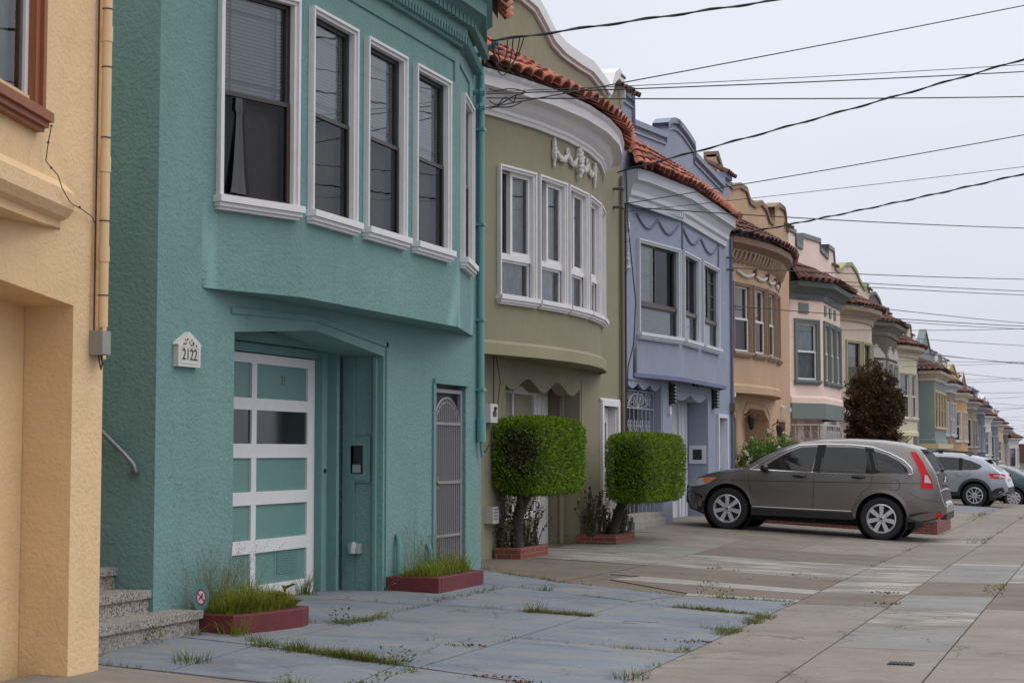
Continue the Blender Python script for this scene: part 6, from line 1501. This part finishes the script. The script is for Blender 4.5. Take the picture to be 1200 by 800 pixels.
tuft_thing(-6.05, 12.85, .08, 50, .13, 'grey weed at the right end of the planter by the step', 'leaf', GREYL)
tuft_thing(-1.27, 19.05, .12, 70, .10, 'weed clump in the right hand sidewalk joint', 'leaf', WEED)
tuft_thing(-2.25, 29.4, .16, 90, .09, 'weed clump in the sidewalk joint beyond the grey SUV', 'leaf', WEED)
tuft_thing(-5.55, 16.75, .06, 40, .09, 'small bright tuft left of the planter below the gate')
tuft_thing(-5.0, 12.2, .05, 26, .06, 'tiny tuft alone in the middle of a blue slab')
m = MB(); dr = MB()
def strip(p, q, n, wd, h, dens=1.0, kind='grass', mb=None):
    for i in range(n):
        t = random.random(); x = p[0] + (q[0] - p[0]) * t; y = p[1] + (q[1] - p[1]) * t
        if noise.noise(Vector((x * 1.7, y * 1.7, .3))) < .25 - dens * .5: continue
        tuft(mb or m, x + random.gauss(0, wd), y + random.gauss(0, wd), .03, 6, h * random.uniform(.4, 1.2), kind)
strip((-5.95, 11.2), (-4.65, 10.80), 420, .035, .085, 1.3); strip((-5.9, 11.18), (-5.5, 11.06), 130, .05, .11, 1.6); strip((-5.3, 11.0), (-4.9, 10.88), 110, .045, .09, 1.6)
strip((-4.6, 10.78), (-3.1, 10.32), 60, .02, .05, .4); strip((-5.95, 11.2), (-6.1, 11.5), 25, .03, .1)
strip((-6.9, 12.9), (-6.1, 12.7), 40, .05, .06, 1); strip((-6.0, 12.7), (-5.9, 13.4), 140, .05, .07, 1.4); strip((-3.6, 12.6), (-3.1, 12.58), 60, .03, .05, 1.2); strip((-4.0, 15.9), (-3.4, 15.75), 120, .04, .07, 1.5); strip((-3.9, 17.15), (-3.15, 17.2), 90, .03, .06, 1.0); strip((-5.05, 14.68), (-4.45, 14.62), 330, .05, .06, 1.5); strip((-5.5, 14.7), (-5.0, 14.68), 35, .02, .05, .5)
strip((-3.09, 13.9), (-3.07, 15.6), 260, .05, .08, 1.1); strip((-3.4, 14.35), (-3.08, 14.28), 60, .06, .06, 1.2); strip((-3.09, 11), (-3.08, 13.6), 40, .02, .05, .3)
strip((-3.09, 15.9), (-3.09, 17.1), 50, .03, .06, .7); strip((-5.9, 16.85), (-4.5, 16.2), 60, .02, .05, .6); strip((-4.4, 16.05), (-3.1, 15.68), 90, .02, .06, .8)
strip((-7.2, 19.0), (-5.75, 17.75), 90, .05, .07, .8); strip((-5.7, 17.72), (-4.2, 17.1), 45, .03, .06, .5); strip((-6.0, 12.9), (-6.0, 14.6), 60, .02, .05, .6); strip((-6.05, 14.9), (-6.02, 16.6), 50, .03, .07, .7)
strip((-7.4, 11.3), (-6.5, 10.0), 12, .03, .05, .5); strip((-6.35, 9.74), (-5.8, 9.70), 20, .02, .06, .6); strip((-5.4, 9.66), (-4.6, 9.58), 46, .03, .09, .9)
strip((-4.47, 9.6), (-4.48, 10.7), 25, .03, .05, .5, 'leaf'); strip((-4.48, 10.9), (-4.47, 12.7), 25, .02, .05, .4); strip((-4.4, 12.72), (-3.1, 12.6), 30, .02, .05, .4)
strip((-1.24, 17.5), (-1.25, 20.6), 30, .04, .06, .4, 'leaf'); strip((-2.16, 28.5), (-2.14, 34), 60, .04, .08, .7); strip((-3.2, 31), (-2.2, 36), 10, .05, .06, .5); strip((-3.09, 38), (-3.09, 50), 120, .06, .10, .9); strip((-2.14, 36), (-2.14, 52), 60, .04, .08, .5)
strip((-6.9, 14.65), (-6.0, 14.55), 20, .02, .05, .4); strip((-4.8, 20.9), (-3.4, 20.5), 20, .02, .04, .3, 'leaf'); strip((-3.09, 19), (-3.09, 28), 40, .015, .03, .2, 'leaf')
tag(top('joint_weeds', m, JGRASS, (-4.5, 14, .05)), 'thin green weeds and grass creeping along the paving joints', 'weeds', kind='stuff')
for k in range(9):
    x, y = [(-3.9, 10.55), (-3.15, 13.25), (-3.7, 15.86), (-4.6, 12.0), (-3.3, 15.7), (-4.75, 10.9), (-3.6, 10.42), (-2.2, 17.3), (-2.4, 18.6)][k]
    for j in range(30): leaf(dr, Vector((x + random.gauss(0, .09), y + random.gauss(0, .03), gz(x, y) + .004 + random.random() * .012)), Vector((random.gauss(0, 1), random.gauss(0, 1), .15)), .008, .03)
tag(top('dead_leaves', dr, island('dead_leaf', [(.10, .05, .03), (.16, .08, .05), (.07, .04, .03)], .9), (-4, 13, .05)), 'brown dead leaves caught in the paving joints', 'leaves', kind='stuff')

# ------------------------------------------------------------------ overhead wires
def wire(a, b, r_, label, sag=.004, twist=False):
    a, b = Vector(a), Vector(b); n = 40; ln = (b - a).length; pts = []
    for i in range(n + 1):
        t = i / n; pts.append(a.lerp(b, t) - Vector((0, 0, 4 * sag * ln * t * (1 - t))))
    root_p = a; m = MB(); m.tube([p - root_p for p in pts], r_, 6)
    if twist:
        tw = []
        k = int(ln / .12)
        for i in range(k + 1):
            t = i / k; p = a.lerp(b, t) - Vector((0, 0, 4 * sag * ln * t * (1 - t))); an = i * .9; tw.append(p + Vector((0, math.cos(an), math.sin(an))) * r_ * 1.5 - root_p)
        m.tube(tw, r_ * .8, 5)
    o = link('overhead_wire', m.mesh('overhead_wire', CABLE), None, a); tag(o, label, 'wire', 'overhead wires'); return o
wire((-6.6, 17.95, 6.16), (2.8, 25, 8.72), .011, 'thick twisted wire from the teal house corner up to the top edge', .002, True)
wire((-6.85, 18.42, 5.5), (2.8, 28, 9.13), .008, 'wire from the teal house wall rising to the top right corner', .003)
wire((-6.85, 18.44, 5.69), (2.8, 28, 7.65), .005, 'thin upper wire of the near level pair from the teal house', .004)
wire((-6.85, 18.44, 5.67), (2.8, 28, 7.50), .008, 'thicker lower wire of the near level pair from the teal house', .004)
wire((-6.85, 18.44, 5.62), (2.8, 28, 6.95), .008, 'flattest wire leaving the teal house wall', .004)
wire((-7.5, 26.23, 5.99), (2.8, 28, 8.72), .012, 'thick twisted wire crossing the others from the olive and lavender houses', .006, True)
wire((-7.5, 26.7, 5.55), (2.8, 28, 7.08), .008, 'wire from the lavender house cornice rising to the right edge', .004)
wire((-7.5, 26.7, 5.42), (2.8, 28, 6.34), .005, 'faint thin wire below the lavender cornice wire', .004)
wire((-7.6, 34.9, 6.0), (2.8, 28, 6.75), .012, 'thick twisted wire starting at the tan house tile eave', .008, True)
wire((-7.5, 26.7, 5.5), (2.8, 62, 9.05), .011, 'long level wire in front of the tan and pink roofs', .004)
L2 = [((-7.8, 35.3, 5.4), (2.8, 68, 7.95), 'level wire leaving the tan house above its garland'), ((-7.8, 35.3, 4.6), (2.8, 68, 6.0), 'low wire crossing the tan house windows'),
 ((-7.8, 44, 6.0), (2.8, 68, 7.35), 'upper wire of the pair leaving the tan and pink houses'), ((-7.8, 44, 5.9), (2.8, 68, 7.2), 'lower wire of the pair leaving the tan and pink houses'),
 ((-7.8, 44, 5.5), (2.8, 90, 7.45), 'wire sagging from the pink house under its eave'), ((-7.8, 52, 5.6), (2.8, 95, 7.8), 'wire from the pink house right corner'),
 ((-7.8, 52, 5.2), (2.8, 100, 8.8), 'wire from the cream house over the dark red tree'), ((-8, 60.4, 5.6), (2.8, 105, 7.5), 'wire leaving the taupe house cornice'),
 ((-8, 60.4, 5.2), (2.8, 110, 6.3), 'wire dipping from the taupe house window heads'), ((-8, 69, 5.5), (2.8, 118, 6.9), 'wire from the slim windowed cream house'),
 ((-8, 77, 5.2), (2.8, 125, 5.9), 'wire from the grey teal house left corner'), ((-8, 85, 5.0), (2.8, 130, 7.6), 'wire from the grey teal house right corner, rising'),
 ((-8, 94, 4.7), (2.8, 140, 6.6), 'wire above the orange ochre house'), ((-8.1, 102, 4.5), (2.8, 150, 4.9), 'wire above the olive brown house'), ((-8.2, 111, 4.3), (2.8, 160, 6.0), 'wire above the slate blue house'), ((-8.3, 128, 3.9), (2.8, 175, 4.6), 'last faint wire at the far end of the row')]
for a, b, lab in L2: wire(a, b, .011, lab, .004)
for i in range(9):
    Y_ = 60 + 9.5 * i
    wire((-8.0 - .006 * (Y_ - 60), Y_, 5.0 + gz(-8, Y_) * .9 - .15 + random.uniform(-.2, .4)), (2.8, Y_ + random.uniform(28, 48), 7.2 + gz(-3, Y_) * .8 + random.uniform(-.6, .8)), .009, 'one of the fine distant wires fanning over the far roofs at lower right', .004)
# loose ends knotted at the teal house mast
def splice(p0, loops, label):
    m = MB()
    for (a, b, c, d) in loops:
        A, Bq, Cq, D = map(Vector, (a, b, c, d)); m.tube([A * (1 - t) ** 3 + Bq * 3 * t * (1 - t) ** 2 + Cq * 3 * t * t * (1 - t) + D * t ** 3 for t in [k / 14 for k in range(15)]], .007, 6)
    tag(link('wire_splice', m.mesh('wire_splice', CABLE), None, p0), label, 'cable')
splice((-6.6, 17.95, 6.16), [((0, 0, 0), (.03, .0, -.3), (.2, .1, -.5), (.35, .12, .06)), ((0, 0, 0), (.02, .05, -.45), (.1, .3, -.55), (.22, .1, .04)), ((.0, .0, -.02), (.05, .1, -.2), (.15, .1, -.35), (.15, .1, .02)), ((.05, .05, .0), (.1, .0, -.6), (.22, .2, -.3), (.3, .1, .05))], 'dangling loops of spliced cable at the teal house corner')
splice((-6.8, 18.4, 5.6), [((0, 0, .12), (.1, .05, .05), (.2, .0, .16), (.4, .15, .08)), ((0, 0, -.02), (.1, .1, -.15), (.2, .05, .05), (.38, .14, .06)), ((0, 0, -.12), (.12, .1, -.05), (.2, .05, -.16), (.36, .14, -.03)), ((.1, .02, -.1), (.2, .1, .2), (.25, .1, -.2), (.3, .1, .05))], 'tangle of cable joints below the olive house eave')
